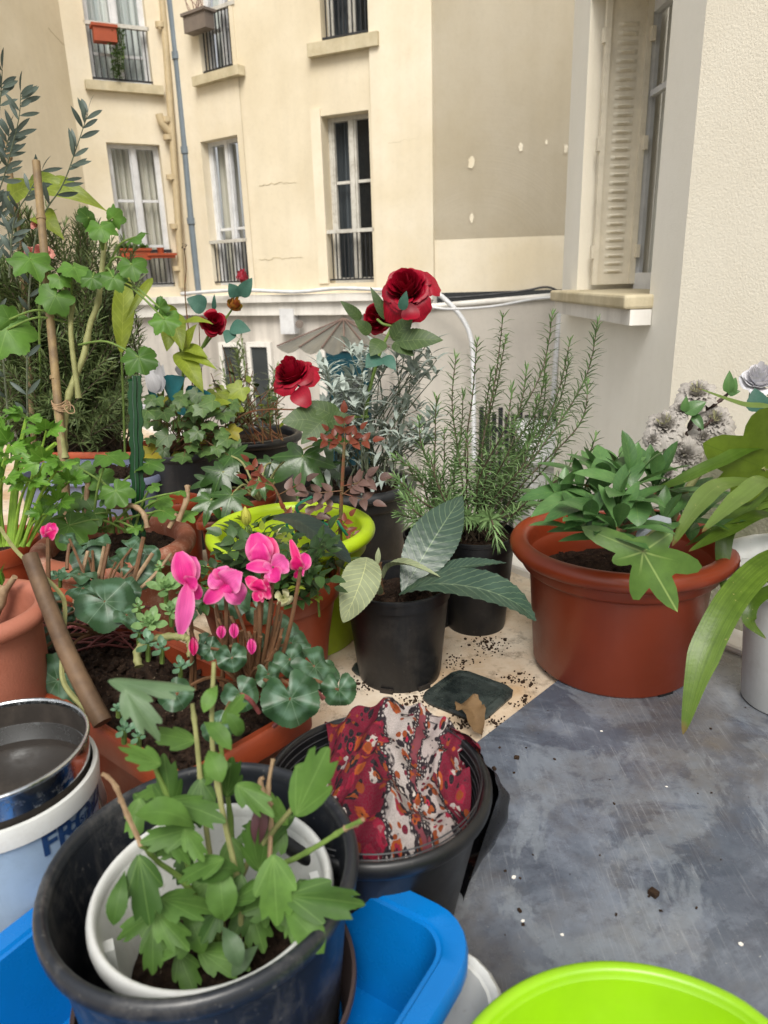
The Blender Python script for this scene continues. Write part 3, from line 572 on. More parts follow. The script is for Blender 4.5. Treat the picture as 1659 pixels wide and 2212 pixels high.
# courtyard bush
def bush(c,r,n,mat,lab,cat='bush'):
    t=thing('courtyard_bush',lab,cat,V((c.x,c.y,ZG))); m=MB(); st=MB()
    for i in range(60):
        a=R(0,6.28); d=V((math.cos(a)*r*R(.2,1),math.sin(a)*r*R(.2,1),R(.1,1.0)*(c.z-ZG+.35))); b=V((c.x,c.y,ZG)); e=b+d; Pp=tube(st,[b,b+V((d.x*.3,d.y*.3,d.z*.6)),e],.012,.003,4,3)
        for k in range(n//60):
            q=Pp[-1].lerp(Pp[len(Pp)//2],R(0,1)); v=V((R(-1,1),R(-1,1),R(-.3,1))).normalized()*R(.05,.13); leaf(m,q,q+v+V((R(-.05,.05),R(-.05,.05),0)),.022,None,'lance',.1,0,2,half=1)
    m.build('foliage',mat,t); st.build('stem','stem_green',t)
bush(Q(535,790,6.3),.5,6600,'bushgreen','blurred feathery green bush growing down in the courtyard')
# fence and white objects at the back right
fn=thing('metal_fence','dark iron yard fence seen through the rosemary','fence',PZ(1150,1000,ZG+1.2)); m=MB(); m2=MB()
fa=Q(1040,898,6.6); fb=Q(1228,905,6.2)
for i in range(14):
    p=fa.lerp(fb,i/13); (box(m,-.018,.018,-.018,.018,ZG,p.z+(.02 if i%3 else .08),V((p.x,p.y,0))))
box(m2,0,(fb-fa).length,-.02,.02,-.14,-.1,fa,(fb-fa).normalized(),V((0,1,0))); box(m2,0,(fb-fa).length,-.02,.02,-.5,-.46,fa,(fb-fa).normalized(),V((0,1,0)))
m.build('bars','iron',fn,False); m2.build('rail','iron',fn,False)
t=thing('storage_box','white garden storage box with a sloping lid in the yard','box',Q(1240,1010,5.6))
m=MB(); a=Q(1175,962,5.7); b=Q(1270,985,5.2); box(m,-.1,.75,0,.6,ZG,a.z-.12,V((a.x,a.y,0))); m.build('body','whitepl',t,False); m=MB(); m.add([V((a.x-.13,a.y-.05,a.z-.12)),V((a.x+.8,a.y-.05,a.z-.22)),V((a.x+.8,a.y+.65,a.z+.05)),V((a.x-.13,a.y+.65,a.z+.1))],[(0,1,2,3)]); m.build('lid','whitepl',t,False,.04)
q=Q(1302,985,4.6); t=thing('water_barrel','white round water barrel standing by the near wall','barrel',V((q.x,q.y,ZG))); m=MB(); lathe(m,[(.14,ZG),(.16,q.z-.12),(.15,q.z),(.12,q.z+.06),(0,q.z+.08)],V((q.x,q.y,0)),32); m.build('barrel_body','whitepl',t); m=MB(); lathe(m,[(.16,q.z-.05),(.17,q.z-.04),(.17,q.z-.02),(.155,q.z-.01)],V((q.x,q.y,0)),32); m.build('hoop','whitepl',t)
# near building on the right
NA=V((1.1925,4.66,0)); NB=V((1.232,3.06,0)); NC=V((1.80,1.85,0)); ND=V((2.9,-1.5,0))
nb=thing('near_building','pale roughcast house wall at the right with a shuttered window','building',V((NB.x,NB.y,ZG)))
def npl(px,py): return onplane(px,py,NA,NB)
uN=(NB-NA).normalized(); inN=V((1,0,0))
y0=(npl(1262,300)-NA).dot(uN); y1=(npl(1430,300)-NA).dot(uN); zs=npl(1262,632).z; zt=npl(1264,12).z
hN=(y0,y1,zs,zt); print('near hole',hN)
def facadeN(A,B,z0,z1,holes,dp,mat,rmat=None,name='wall'):
    m=MB();rv=MB(); L=(B-A).length; ux=(B-A).normalized(); nin=V((-ux.y,ux.x,0)); nin=nin if nin.x>0 else -nin
    us=sorted({0,L}|{h[0] for h in holes}|{h[1] for h in holes}); zz=sorted({z0,z1}|{h[2] for h in holes}|{h[3] for h in holes}); P=lambda u,z,y=0:A+ux*u+nin*y+V((0,0,z))
    for i in range(len(us)-1):
        for j in range(len(zz)-1):
            um=(us[i]+us[i+1])/2; zm=(zz[j]+zz[j+1])/2
            if any(h[0]<um<h[1] and h[2]<zm<h[3] for h in holes): continue
            m.add([P(us[i],zz[j]),P(us[i+1],zz[j]),P(us[i+1],zz[j+1]),P(us[i],zz[j+1])],[(0,1,2,3)])
    for u0,u1,a,b in holes:
        for q in ([(u0,a),(u0,b)],[(u1,a),(u1,b)],[(u0,a),(u1,a)],[(u0,b),(u1,b)]):
            (p,z),(p2,z2)=q; rv.add([P(p,z),P(p2,z2),P(p2,z2,dp),P(p,z,dp)],[(0,1,2,3)])
    m.build(name,mat,nb,False)
    if rv.v: rv.build('window_reveal',rmat or mat,nb,False)
    return P,ux,nin
PN,uN,inN=facadeN(NA,NB,.0,6,[hN],.42,'near_wall_smooth','near_wall'); facadeN(NB,NC,.0,6,[],.2,'near_wall'); facadeN(NC,ND,.0,6,[],.2,'near_wall')
for A,B in ((NA,NB),(NB,NC),(NC,ND)): facadeN(A,B,ZG,0,[],.2,'plinth' if A is not NA else 'near_wall_smooth',name='plinth')
m=MB(); box(m,0,2.5,0,.2,ZG,6,NA,V((1,0,0)),V((0,1,0))); m.build('back_wall','near_wall_smooth',nb,False)
# sill
m=MB(); box(m,y0-.12,y1+.05,-.13,.42,zs-.05,zs+.012,NA,uN,inN); so_=m.build('window_sill','stone',nb,False); bv=so_.modifiers.new('b','BEVEL'); bv.width=.012; bv.segments=2
m=MB(); box(m,y0-.12,y1+.05,-.10,-.003,zs-.12,zs-.052,NA,uN,inN); so2=m.build('sill_moulding','trim',nb,False)
# white window frame inside
m=MB(); dpn=.36
def nbx(m,u0,u1,z0,z1,a,b): box(m,u0,u1,a,b,z0,z1,NA,uN,inN)
fwN=.06; nbx(m,y0+.02,y0+.02+fwN,zs+.05,zt-.03,dpn-.05,dpn); nbx(m,y1-fwN,y1,zs+.05,zt-.03,dpn-.05,dpn); nbx(m,y0+.08,y1-fwN,zt-.1,zt-.03,dpn-.05,dpn); nbx(m,y0+.08,y1-fwN,zs+.012,zs+.1,dpn-.05,dpn)
zmid=zs+(zt-zs)*.68; nbx(m,y0+.1,y1-fwN,zmid-.015,zmid+.015,dpn-.04,dpn-.01); nbx(m,(y0+y1)/2-.05,(y0+y1)/2+.05,zs+.1,zt-.1,dpn-.06,dpn)
wn=m.build('window','pvc',nb,False); m=MB(); m.add([PN(y0,zs,dpn-.02),PN(y1,zs,dpn-.02),PN(y1,zt,dpn-.02),PN(y0,zt,dpn-.02)],[(0,1,2,3)]); m.build('pane','pane',wn,False)
m=MB(); vs=[];fs=[]
for i in range(81):
    u=y0+.02+(y1-y0-.04)*i/80; yy=dpn+.06+.02*math.sin(i*1.1); vs+=[PN(u,zs+.03,yy),PN(u,zt-.03,yy)]
    if i<80: fs.append((2*i,2*i+2,2*i+3,2*i+1))
m.add(vs,fs); m.build('curtain','curtain',wn)
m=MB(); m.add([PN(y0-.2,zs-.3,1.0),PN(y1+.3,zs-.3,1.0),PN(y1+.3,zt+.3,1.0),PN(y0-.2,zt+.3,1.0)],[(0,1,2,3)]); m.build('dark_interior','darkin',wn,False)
# folded metal shutter against the far jamb: louvred panel facing the viewer
sh=thing('window_shutter','folded cream metal louvre shutter in the window recess','shutter',PN(y0+.05,zs,.1))
x0s,x1s=.06,.31; ys=y0+.07; m=MB(); box(m,ys,ys+.012,x0s,x1s,zs+.04,zt-.03,NA,uN,inN); box(m,ys+.013,ys+.03,x0s,x0s+.03,zs+.04,zt-.03,NA,uN,inN); box(m,ys+.013,ys+.03,x1s-.03,x1s,zs+.04,zt-.03,NA,uN,inN); m.build('panel','shutter',sh,False)
m=MB(); nl=30
for i in range(nl):
    z=zs+.11+(zt-zs-.26)*i/(nl-1); xa,xb=x0s+.07,x1s-.07; vs=[];fs=[];na=8
    for j in range(na+1):
        a=j/na; xx=xa+(xb-xa)*a; b=.014*math.sin(math.pi*a)**.5
        vs+=[PN(ys+.0145,z+.014,xx),PN(ys+.014+b,z+.004,xx),PN(ys+.0145,z-.008,xx)]
        if j<na: k=3*j; fs+=[(k,k+3,k+4,k+1),(k+1,k+4,k+5,k+2)]
    m.add(vs,fs)
m.build('louvres','shutter',sh)
for z in (zs+.22,zs+(zt-zs)*.52,zt-.2):
    for q_ in ((ys+.02,ys+.05,x1s-.01,x1s+.012),(ys,ys+.035,x0s-.014,x0s+.002)): m=MB(); box(m,*q_,z-.035,z+.035,NA,uN,inN); m.build('hinge','shutter',sh,False)
# window boxes and their plants on the courtyard windows
def winbox(P,ux,nin,c,w,h,mat,name,lab):
    t=thing(name,lab,'planter',c); m=MB(); box(m,-w/2,w/2,-.16,-.02,0,h,c,ux,nin); m.build('trough',mat,t,False); m=MB(); box(m,-w/2-.02,w/2+.02,-.18,0,h,h+.03,c,ux,nin); m.build('rim',mat,t,False)
P,ux,nin,h1,h1u=box_P1; 
c=onplane(226,97,PC,PD); winbox(P,ux,nin,c,.26,.15,'orange','window_box','small terracotta window box on the upper left railing')
t=thing('trailing_plant','green vine trailing from the window box over the railing','plant',c+V((.2,0,.1))); m=MB(); st=MB()
for i in range(260):
    z=R(0,1); q=onplane(260+R(-16,16)*(1-z*.5),68+z*105,PC,PD)-V((0,R(.03,.16),0)); v=V((R(-1,1),R(-1,.2),R(-1,.5))).normalized()*.05; leaf(m,q,q+v,.035,None,'ovate',.1,.1,3,half=1)
for i in range(5): tube(st,[c+V((.13,-.1,.15)),onplane(255+i*4,85,PC,PD)-V((0,.1,0)),onplane(255+i*4,160,PC,PD)-V((0,.08,0))],.005,n=4)
m.build('foliage','ivy',t); st.build('stem','stem_green',t)
c=onplane(292,562,PC,PD); winbox(P,ux,nin,c,.36,.11,'orange','window_box','terracotta window box of thyme on the lower left railing')
t=thing('herb_plant','bushy low green herb filling the lower left window box','plant',c+V((0,0,.1))); m=MB()
for i in range(420):
    q=c+ux*R(-.2,.2)+V((0,-.1,.12)); v=V((R(-1,1),R(-1,1),R(-.1,1))).normalized()*R(.05,.14); leaf(m,q,q+v,.02,None,'lance',.1,0,2,half=1)
m.build('foliage','geran',t)
c=onplane(346,558,PC,PD); winbox(P,ux,nin,c,.34,.03,'orange','window_box','flat orange saucer box with one tiny pot on the railing')
m=MB(); lathe(m,[(.03,.03),(.045,.12),(.05,.12),(.05,.13),(.035,.13),(.03,.05)],c-nin*.09,16); tag(m.build('tiny_pot','orange'),'tiny orange pot standing on the flat railing box','pot')
P,ux,nin,h2,h2u=box_P2; c=onplane(444,72,PD,PE); winbox(P,ux,nin,c,.38,.17,'greybox','window_box','grey brown plastic window box on the second upper railing')
t=thing('dead_twigs','bare reddish twigs in the grey brown window box','plant',c+V((0,0,.15))); m=MB()
for i in range(9): b=c-nin*.09+ux*R(-.12,.12)+V((0,0,.16)); tube(m,[b,b+V((R(-.1,.1),0,R(.1,.2))),b+V((R(-.25,.25),0,R(.15,.4)))],.006,.002,4)
m.build('twigs','stem_red',t)
# ------------------------------------------------ terrace floor
K0=V((.326,1.705,0)); K1=V((.712,1.198,0)); kd=(K1-K0).normalized(); kn=V((-kd.y,kd.x,0)); kn=kn if kn.y>0 else -kn
def Kp(t,o): return K0+kd*t+kn*o
m=MB(); a,b=Kp(-2.6,-.05),Kp(2.6,-.05)
m.add([a,b,b-kn*3.4,a-kn*3.4],[(0,1,2,3)]); struct(m.build('floor','floor',None,False))
m=MB(); box(m,-2.6,2.6,-.05,.03,-.3,.022,K0,kd,kn); o=m.build('kerb','trim',None,False); struct(o); bv=o.modifiers.new('b','BEVEL'); bv.width=.008; bv.segments=2
m=MB(); box(m,-2.6,2.6,-3.4,-.051,-.3,-.001,K0,kd,kn); struct(m.build('terrace_slab','trim',None,False))
G0=V((.137,1.100,0)); gu=V((.77,-.64,0)); gv=V((.64,.77,0))
lab={(0,0):'square dark glass block in the pale floor in front of the black loquat pot',(0,-1):'dark glass floor block half hidden behind the patterned cloth',(1,0):'dark glass floor block mostly under the edge of the metal sheet',(-1,0):'dark glass floor block under the left side of the loquat pot',(1,-1):'dark glass floor block peeping out between cloth and metal sheet'}
for (i,j),lb in lab.items():
    c=G0+gu*.165*i+gv*.165*j; m=MB(); s=.064
    pr=[(s,0),(s,.004),(s-.004,.007),(s-.013,.007),(s-.018,.005),(0,.005)]
    vs=[];fs=[]
    for r,z in pr:
        k=24; 
        for q in range(k):
            a=q/k*2*math.pi; x=max(-1,min(1,1.25*math.cos(a)))*r; y=max(-1,min(1,1.25*math.sin(a)))*r; vs.append(c+gu*x+gv*y+V((0,0,z+.0005)))
    fs=[(a*24+q,a*24+(q+1)%24,(a+1)*24+(q+1)%24,(a+1)*24+q) for a in range(len(pr)-1) for q in range(24)]
    m.add(vs,fs); tag(m.build('glass_block','block',None,False),lb,'glass block','glass blocks set in the terrace floor')
m=MB(); A=V((.141,.959,0)); dv=V((.7,.72,0)).normalized(); p2=V((.525,1.355,0)); p1=A-dv*.95; p3=Kp(1.3,-.052); p3=p2+kd*1.2; p4=p3+(p1-p2)
vs=[p1,p2,p3,p4]; m.add([v+V((0,0,.0085)) for v in vs]+[v+V((0,0,.012)) for v in vs],[(4,5,6,7),(0,1,5,4),(1,2,6,5),(2,3,7,6),(3,0,4,7)]); tag(m.build('metal_sheet','sheet',None,False),'large mottled blue grey scratched metal sheet lying on the terrace','metal sheet')
# ------------------------------------------------ pots
POTS=[]
def rnddisc(c,r,mat,parent,amp=.008,n=40,name='soil'):
    m=MB(); vs=[c+V((0,0,R(-amp,amp)))];fs=[];rs=12
    for k in range(1,rs+1):
        for j in range(n):
            a=2*math.pi*j/n; q=r*k/rs; vs.append(c+V((math.cos(a)*q,math.sin(a)*q,R(-amp,amp)*(1 if k<rs else .3))))
    fs=[(0,1+j,1+(j+1)%n) for j in range(n)]+[(1+(k)*n+j,1+(k+1)*n+j,1+(k+1)*n+(j+1)%n,1+k*n+(j+1)%n) for k in range(rs-1) for j in range(n)]
    m.add(vs,fs); 
    for i in range(int(60*r/.1)):
        a=R(0,6.28);q=r*math.sqrt(R(0,.95)); p=c+V((math.cos(a)*q,math.sin(a)*q,.002)); s=R(.002,.006); box(m,-s,s,-s*.6,s*.6,-s*.5,s*.5,p,V((math.cos(i),math.sin(i),.3)),V((-math.sin(i),math.cos(i),.2)),V((0,.3,1)))
    return m.build(name,mat,parent)
def pot(name,lab,cx,cy,wpx,h,style,mat,taper=.72,z0=0,soil=.8,soilmat_='soil',cat='pot',tilt=None,rimmat=None,holes=False):
    c=PZ(cx,cy,z0+h); r=wpx/2/F_*dep(c); base=V((c.x,c.y,z0)); t=thing(name,lab,cat,base); POTS.append((lab[:30],c.x,c.y,r)); th=max(.0025,r*.025); rb=r*taper
    b=MB(); ri=MB(); rr=MB()
    fr=tilt
    if style=='roll':
        k=r*.085; zr=h-k; R1=r-k
        b.v;lathe(b,[(0,.002),(rb*.92,.002),(rb*.96,0),(rb,.006),(rb+(R1*.885-rb)*.97,h*.74),(R1*.89,h*.75),(R1*.9,h*.755),(R1*.93,h*.765),(R1*.965,h*.79),(R1*.985,zr-k*.3)],base,72,fr)
        lathe(rr,[(R1-k*.3,zr-k*.3)]+[(R1+k*math.cos(a),zr+k*math.sin(a)) for a in [math.radians(x) for x in range(-90,181,22)]]+[(R1-k,zr-k),(R1-k*1.1,zr-k*1.5)],base,72,fr)
        inner=[(R1-k*1.1,zr-k*1.5),(R1*.93-k,h*.74),(rb-th,.02)]
    elif style=='nursery':
        lathe(b,[(0,.006),(rb*.6,.006),(rb*.62,0),(rb*.97,0),(rb,.01),(r*.93,h*.86)],base,72,fr)
        lathe(rr,[(r*.93,h*.86),(r*.965,h*.865),(r*.975,h*.95),(r*.995,h*.955),(r,h*.975),(r*.995,h*.995),(r*.97,h),(r*.945,h*.995),(r*.93,h*.9)],base,72,fr)
        inner=[(r*.93,h*.9),(r*.91,h*.8),(rb-th,.02)]
    elif style=='band':
        lathe(b,[(0,.002),(rb*.97,0),(rb,.008),(r*.86,h*.8)],base,72,fr)
        lathe(rr,[(r*.86,h*.8),(r*.955,h*.805),(r*.965,h*.81),(r*.985,h*.985),(r*.975,h),(r*.945,h),(r*.925,h*.98),(r*.91,h*.8)],base,72,fr)
        inner=[(r*.91,h*.8),(rb-th,.02)]
    elif style=='lip':
        lathe(b,[(0,.002),(rb*.97,0),(rb,.006),(r*.93,h*.93)],base,72,fr)
        lathe(rr,[(r*.93,h*.93)]+[(r*.955+r*.045*math.cos(a),h-.008+.01*math.sin(a)) for a in [math.radians(x) for x in range(-80,181,26)]]+[(r*.91,h*.94)],base,72,fr)
        inner=[(r*.91,h*.94),(rb-th,.02)]
    elif style=='clay': # thick pale clay rim
        k=r*.12; R1=r-k; zr=h-k
        lathe(b,[(0,0),(rb,0),(rb*1.02,.01),(R1*.88,h*.62),(R1*.9,h*.64),(R1*.93,zr-k)],base,72,fr)
        lathe(rr,[(R1*.93,zr-k)]+[(R1+k*1.0*math.cos(a),zr+k*math.sin(a)) for a in [math.radians(x) for x in range(-90,181,22)]]+[(R1-k,zr-k)],base,72,fr)
        inner=[(R1-k,zr-k),(rb-th,.02)]
    bm='pot_body'; b.build(bm,mat,t); rr.build('rim',rimmat or mat,t)
    m=MB(); lathe(m,inner,base,72,fr); m.build('inner_wall',mat,t)
    if soil: rnddisc(base+V((0,0,h*soil)),(rb-th)+((inner[0][0])-(rb-th))*soil*.97,soilmat_,t)
    return t,c,r
GP='plant pots on the terrace'
hero,hc,hr=pot('flower_pot','largest orange terracotta plastic pot with rolled rim on the metal sheet',1341,1156,472,.243,'roll','terra_hero',.745,.012,.66)
m=MB()
for i,a in enumerate((-1.2,)): 
    q=V(hero.location)+V((math.cos(a),math.sin(a),0))*(hr*.745*.95); m=MB(); box(m,-.015,.015,-.006,.006,0.0005,.009,q,V((-math.sin(a),math.cos(a),0)),V((math.cos(a),math.sin(a),0))); m.build('drain_notch','black',hero,False)
loq,lc,lr=pot('flower_pot','plain black nursery pot holding the big ribbed loquat leaves',858,1252,238,.186,'nursery','black',.78,0,.8)
m=MB()
for i,a in enumerate((-1.9,-1.0)):
    q=V(loq.location)+V((math.cos(a),math.sin(a),0))*(lr*.78*.99); m=MB(); box(m,-.012,.012,-.004,.004,0.001,.009,q,V((-math.sin(a),math.cos(a),0)),V((math.cos(a),math.sin(a),0))); m.build('drain_notch','darkin',loq,False)
ros,rc,rr_=pot('flower_pot','black nursery pot of the tall rosemary beside the orange pot',1030,1148,172,.205,'nursery','black',.76,0,.93)
ros2,r2c,r2r=pot('flower_pot','small black pot wedged between lime pot and rosemary pot',930,1150,120,.2,'nursery','black',.8,0,.9)
lime,limc,limr=pot('flower_pot','lime green plastic pot with rolled rim and red leaved rose',628,1133,365,.24,'roll','lime',.74,0,.5)
sag,sc_,sr=pot('flower_pot','large dark grey pot of silvery sage behind the lime pot',765,1036,270,.23,'roll','dgrey',.75,0,.9)
twg,tc_,tr_=pot('flower_pot','black pot of bare twiggy stems in the back row',545,935,215,.27,'roll','black',.78,0,.9,'soil_dry')
ivp,ic,ir=pot('flower_pot','dark grey pot crowded with ivy in the back row',400,968,170,.27,'lip','dgrey',.85,0,.93)
mro,mc,mr=pot('flower_pot','orange terracotta pot of dark leaved miniature roses behind the cyclamen',578,1236,318,.21,'band','terra',.72,0,.72)
geo,gc,gr=pot('flower_pot','weathered clay pot with chalky thick rim around the green stake',245,1160,345,.2,'clay','terra_clay',.78,0,.82)
cel,cc_,cr_=pot('flower_pot','orange plastic pot of celery at the left edge',-20,1165,200,.2,'band','terra',.75,0,.8)
fts,fc_,fr_=pot('flower_pot','small orange pot of dark fatsia behind the lime pot',540,1068,116,.22,'lip','terra',.75,0,.9)
sm1,s1c,s1r=pot('flower_pot','small empty looking terracotta pot behind the clay rim',385,1078,95,.2,'lip','terra',.75,0,.85)
pal,pc_,pr_=pot('flower_pot','salmon pink clay pot with very thick smooth rim at the left edge',-68,1310,335,.32,'clay','terra_pale',.7,0,.8,'soil')
# foreground: big slate pot in the basin, white pot inside it
bigp,bc,br_=pot('flower_pot','large scuffed slate black pot nearest the viewer in the blue basin',437,1858,676,.203,'lip','slate',.80,.024,0)
whp,wc,wr=pot('inner_pot','white plastic pot nested inside the big slate black pot',460,1912,520,.172,'lip','whitepl',.62,.03,.52)
m=MB(); q=V(bigp.location); lathe(m,[(br_*.83,-.001),(br_*.925,.062),(br_*.945,.064),(br_*.94,.07),(br_*.915,.068),(br_*.825,.004)],q,64); tag(m.build('saucer','saucer'),'brownish plastic saucer under the big slate black pot','saucer')
m=MB(); 
for a in (.3,2.6,3.6,5.4):
    q=V(whp.location)+V((math.cos(a),math.sin(a),0))*wr*.87+V((0,0,.14)); m=MB(); box(m,-.006,.006,-.006,.004,-.015,.012,q,V((-math.sin(a),math.cos(a),0)),V((math.cos(a),math.sin(a),0))); m.build('clip','whitepl',whp,False)
buc,bcc,bur=pot('bucket','dark plastic tub with the patterned cloth draped in it',812,1683,500,.172,'lip','black',.68,.012,0)
m=MB(); 
for k in range(16):
    z=.05+.0085*k; r=bur*(.68+.25*z/.185)-.001; lathe(m,[(r,z),(r-.0012,z+.0008),(r-.0005,z+.0016)],V(buc.location),64)
m.build('inner_rings','dgrey',buc)
# rectangular things
def rrect(c,ux,uy,a,b,r,z,n=6):
    out=[]
    for (sx,sy,a0) in ((1,1,0),(-1,1,90),(-1,-1,180),(1,-1,270)):
        for i in range(n+1):
            t=math.radians(a0+90*i/n); out.append(c+ux*(sx*(a-r)+r*math.cos(t))+uy*(sy*(b-r)+r*math.sin(t))+V((0,0,z)))
    return out
def loft(m,loops,capb=None,capt=None):
    n=len(loops[0]); vs=[p for l in loops for p in l]; fs=[(i*n+j,i*n+(j+1)%n,(i+1)*n+(j+1)%n,(i+1)*n+j) for i in range(len(loops)-1) for j in range(n)]
    if capt: fs.append(tuple((len(loops)-1)*n+j for j in range(n)))
    if capb: fs.append(tuple(range(n-1,-1,-1)))
    m.add(vs,fs)
def trough(name,lab,cat,corner,dx,dy,a,b,h,r,rim,mat,z0,tap=.9,th=.004,soil=0,lipd=.012,rimh=None,rimmat=None):
    """corner = near corner of the rim, dx,dy unit directions from it, a,b full sizes"""
    c=corner+dx*a/2+dy*b/2; c=V((c.x,c.y,z0)); t=thing(name,lab,cat,c); a/=2;b/=2; rh=rimh or .02
    m=MB(); L=lambda ta,z,o: rrect(c,dx,dy,(a-rim)*ta-o,(b-rim)*(ta if True else 1)-o,max(.004,r-o),z)
    loft(m,[L(tap,0,.004),L(tap,.004,0),L(1,h-.004,-.0006),L(1,h-.0045,th),L(tap,.006,th+.002)],True,True); m.build('body',mat,t)
    m=MB(); k=rim
    loft(m,[rrect(c,dx,dy,a-k,b-k,r,h-.004),rrect(c,dx,dy,a-k+.002,b-k+.002,r,h-.001),rrect(c,dx,dy,a-.004,b-.004,r+k*.6,h),rrect(c,dx,dy,a,b,r+k,h-.004),rrect(c,dx,dy,a,b,r+k,h-rh+.002),rrect(c,dx,dy,a-.003,b-.003,r+k,h-rh),rrect(c,dx,dy,a-k-.001,b-k-.001,r,h-rh+.001)]); m.build('rim',rimmat or mat,t)
    if soil:
        m=MB(); nx,ny=46,30; aa=(a-k)*(tap+(1-tap)*soil)-th-.001; bb=(b-k)*(tap+(1-tap)*soil)-th-.001; vs=[c+dx*(aa*(2*i/nx-1))+dy*(bb*(2*j/ny-1))+V((0,0,h*soil+R(-.006,.006)+.008*math.sin(i*.4)*math.cos(j*.5))) for j in range(ny+1) for i in range(nx+1)]
        m.add(vs,[(j*(nx+1)+i,j*(nx+1)+i+1,(j+1)*(nx+1)+i+1,(j+1)*(nx+1)+i) for j in range(ny) for i in range(nx)])
        for i in range(500):
            p=c+dx*R(-aa,aa)*.97+dy*R(-bb,bb)*.97+V((0,0,h*soil+.006)); s=R(.0015,.006); box(m,-s,s,-s*.6,s*.6,-s*.5,s*.5,p,V((math.cos(i),math.sin(i),.3)),V((-math.sin(i),math.cos(i),.2)),V((0,.3,1)))
        m.build('soil','soil',t)
    return t,c
e1=V((.837,-.548,0)); e2=V((-.548,-.837,0))
bs,bsc=trough('wash_basin','bright blue plastic wash basin holding the big slate pot','basin',V((-.285,.728,0))+e1*.045-e2*.018,e1,e2,.385,.46,.119,.034,.024,'blue',.018,.95,rimh=.02,th=.004)
m=MB(); q=bsc+e1*.1925+e2*(-.05)
m.add([q+e2*(-.02)+e1*(-.02)+V((0,0,.1375)),q+e2*.06+e1*(-.02)+V((0,0,.1375)),q+e2*.06+e1*(-.006)+V((0,0,.1375)),q+e2*(-.02)+e1*(-.006)+V((0,0,.1375))],[(0,1,2,3)]); m.build('handle_grip','blue',bs,False,.006)
# larger white tub that the basin stands in
wt,_=trough('wash_tub','white rounded plastic tub that the blue basin stands in','tub',V((-.285,.728,0))+e1*.045-e2*.017,e1,e2,.425,.46,.085,.058,.010,'whitepl',.0128,.93,rimh=.012,th=.003)
# lime bowl front right
t=thing('bowl','bright lime green plastic bowl at the bottom right corner','bowl',(.17,.302,.012))
bump_=lambda a,z: 1-.03*math.exp(-((a-math.radians(40))/.12)**2)*(z/.14)
q=V((.17,.302,.012)); lb=.158
m=MB(); lathe(m,[(0,.002),(lb*.6,0),(lb*.66,.004),(lb*.9,.11),(lb*.955,.133)],q,96,rad=bump_); lathe(m,[(lb*.915,.131),(lb*.86,.10),(lb*.62,.01),(0,.006)],q,96,rad=bump_); m.build('bowl_body','lime_bright',t)
m=MB(); k=lb*.035; lathe(m,[(lb*.955,.133)]+[(lb-k+k*math.cos(a),.134+k*.8*math.sin(a)) for a in [math.radians(x) for x in range(-60,181,20)]]+[(lb*.915,.131)],q,96,rad=bump_); m.build('rim','lime_bright',t)

# cyclamen planter
e3=V((.14,.149,0)).normalized(); e4=V((-.275,.223,0)).normalized()
cp_=PZ(385,1693,.19); pln,plc=trough('planter','long brick red window planter with cyclamen and succulents','planter',cp_,e3,e4,.205,.68,.19,.012,.014,'terra',.0,.84,rimh=.035,soil=.86)
lv0=PZ(325,1012,.25); e5=V((-1,.12,0)).normalized(); e6=V((.12,1,0)).normalized()
lav,lvc=trough('planter','grey lavender plastic trough planter of the dense rosemary bush','planter',lv0,e5,e6,.42,.24,.22,.05,.012,'lav',.0,.86,rimh=.02,soil=.9)
og0=PZ(415,1104,.2); og1=(PZ(520,1100,.2)-og0).normalized(); og2=V((-og1.y,og1.x,0))
ogt,ogc=trough('planter','small brown orange square planter left of the lime pot','planter',og0,og1,og2,.15,.13,.17,.01,.012,'terra',0,.85,soil=.85)
ob,_=trough('planter','orange planter almost hidden behind the lavender trough','planter',PZ(300,955,.27),e5,e6,.4,.16,.24,.02,.012,'orange',0,.86,soil=.85)
# metal pot on white bucket (left edge)
c=PZ(-10,1606,.27); rmp=dep(c)*190/F_; mp=V((c.x,c.y,.0))
t=thing('bucket','white plastic tub with blue lettering and a white handle','bucket',mp)
rb_=rmp*1.02; zb=.232; m=MB(); lathe(m,[(0,.002),(rb_*.78,0),(rb_*.8,.004),(rb_*.95,zb-.024)],mp,72); m.build('bucket_body','bucketart',t)
m=MB(); lathe(m,[(rb_*.95,zb-.024),(rb_*1.0,zb-.022),(rb_*1.02,zb-.006),(rb_*1.01,zb),(rb_*.96,zb),(rb_*.94,zb-.03)],mp,72); m.build('rim','whitepl',t)
m=MB(); hpnt=mp+V((rb_*1.01,0.0,zb-.012)); a_=[PZ(204,1675,zb-.01),PZ(216,1700,.17),PZ(226,1730,.13),PZ(226,1760,.09)]; 
leaf(m,a_[0],a_[-1],.012,V((1,-.3,0)),'strap',path=a_,ns=9,fold=0); m.build('handle','whitepl',t,solid=.003)
# lettering wrapped on the bucket wall
def wraptext(txt,size,ang,z,rad,parent,mat,name='lettering',slant=0,spc=1.0,bold=0):
    cu=bpy.data.curves.new('t','FONT'); cu.body=txt; cu.size=size; cu.space_character=spc; cu.extrude=0; cu.offset=bold
    ob_=bpy.data.objects.new('t',cu); sc.collection.objects.link(ob_); dg=bpy.context.evaluated_depsgraph_get(); me=bpy.data.meshes.new_from_object(ob_.evaluated_get(dg)); bpy.data.objects.remove(ob_)
    mm=MB(); vs=[]
    for v in me.vertices:
        x,y=v.co.x,v.co.y; zz=z+y; r=rad(zz)+.0008; a=ang+x/r; vs.append(V((mp.x+math.cos(a)*r,mp.y+math.sin(a)*r,zz)))
    mm.add(vs,[tuple(p.vertices) for p in me.polygons]); return mm.build(name,mat,parent,False)
br=lambda z: rb_*(.8+.15*(z-.004)/(zb-.034))
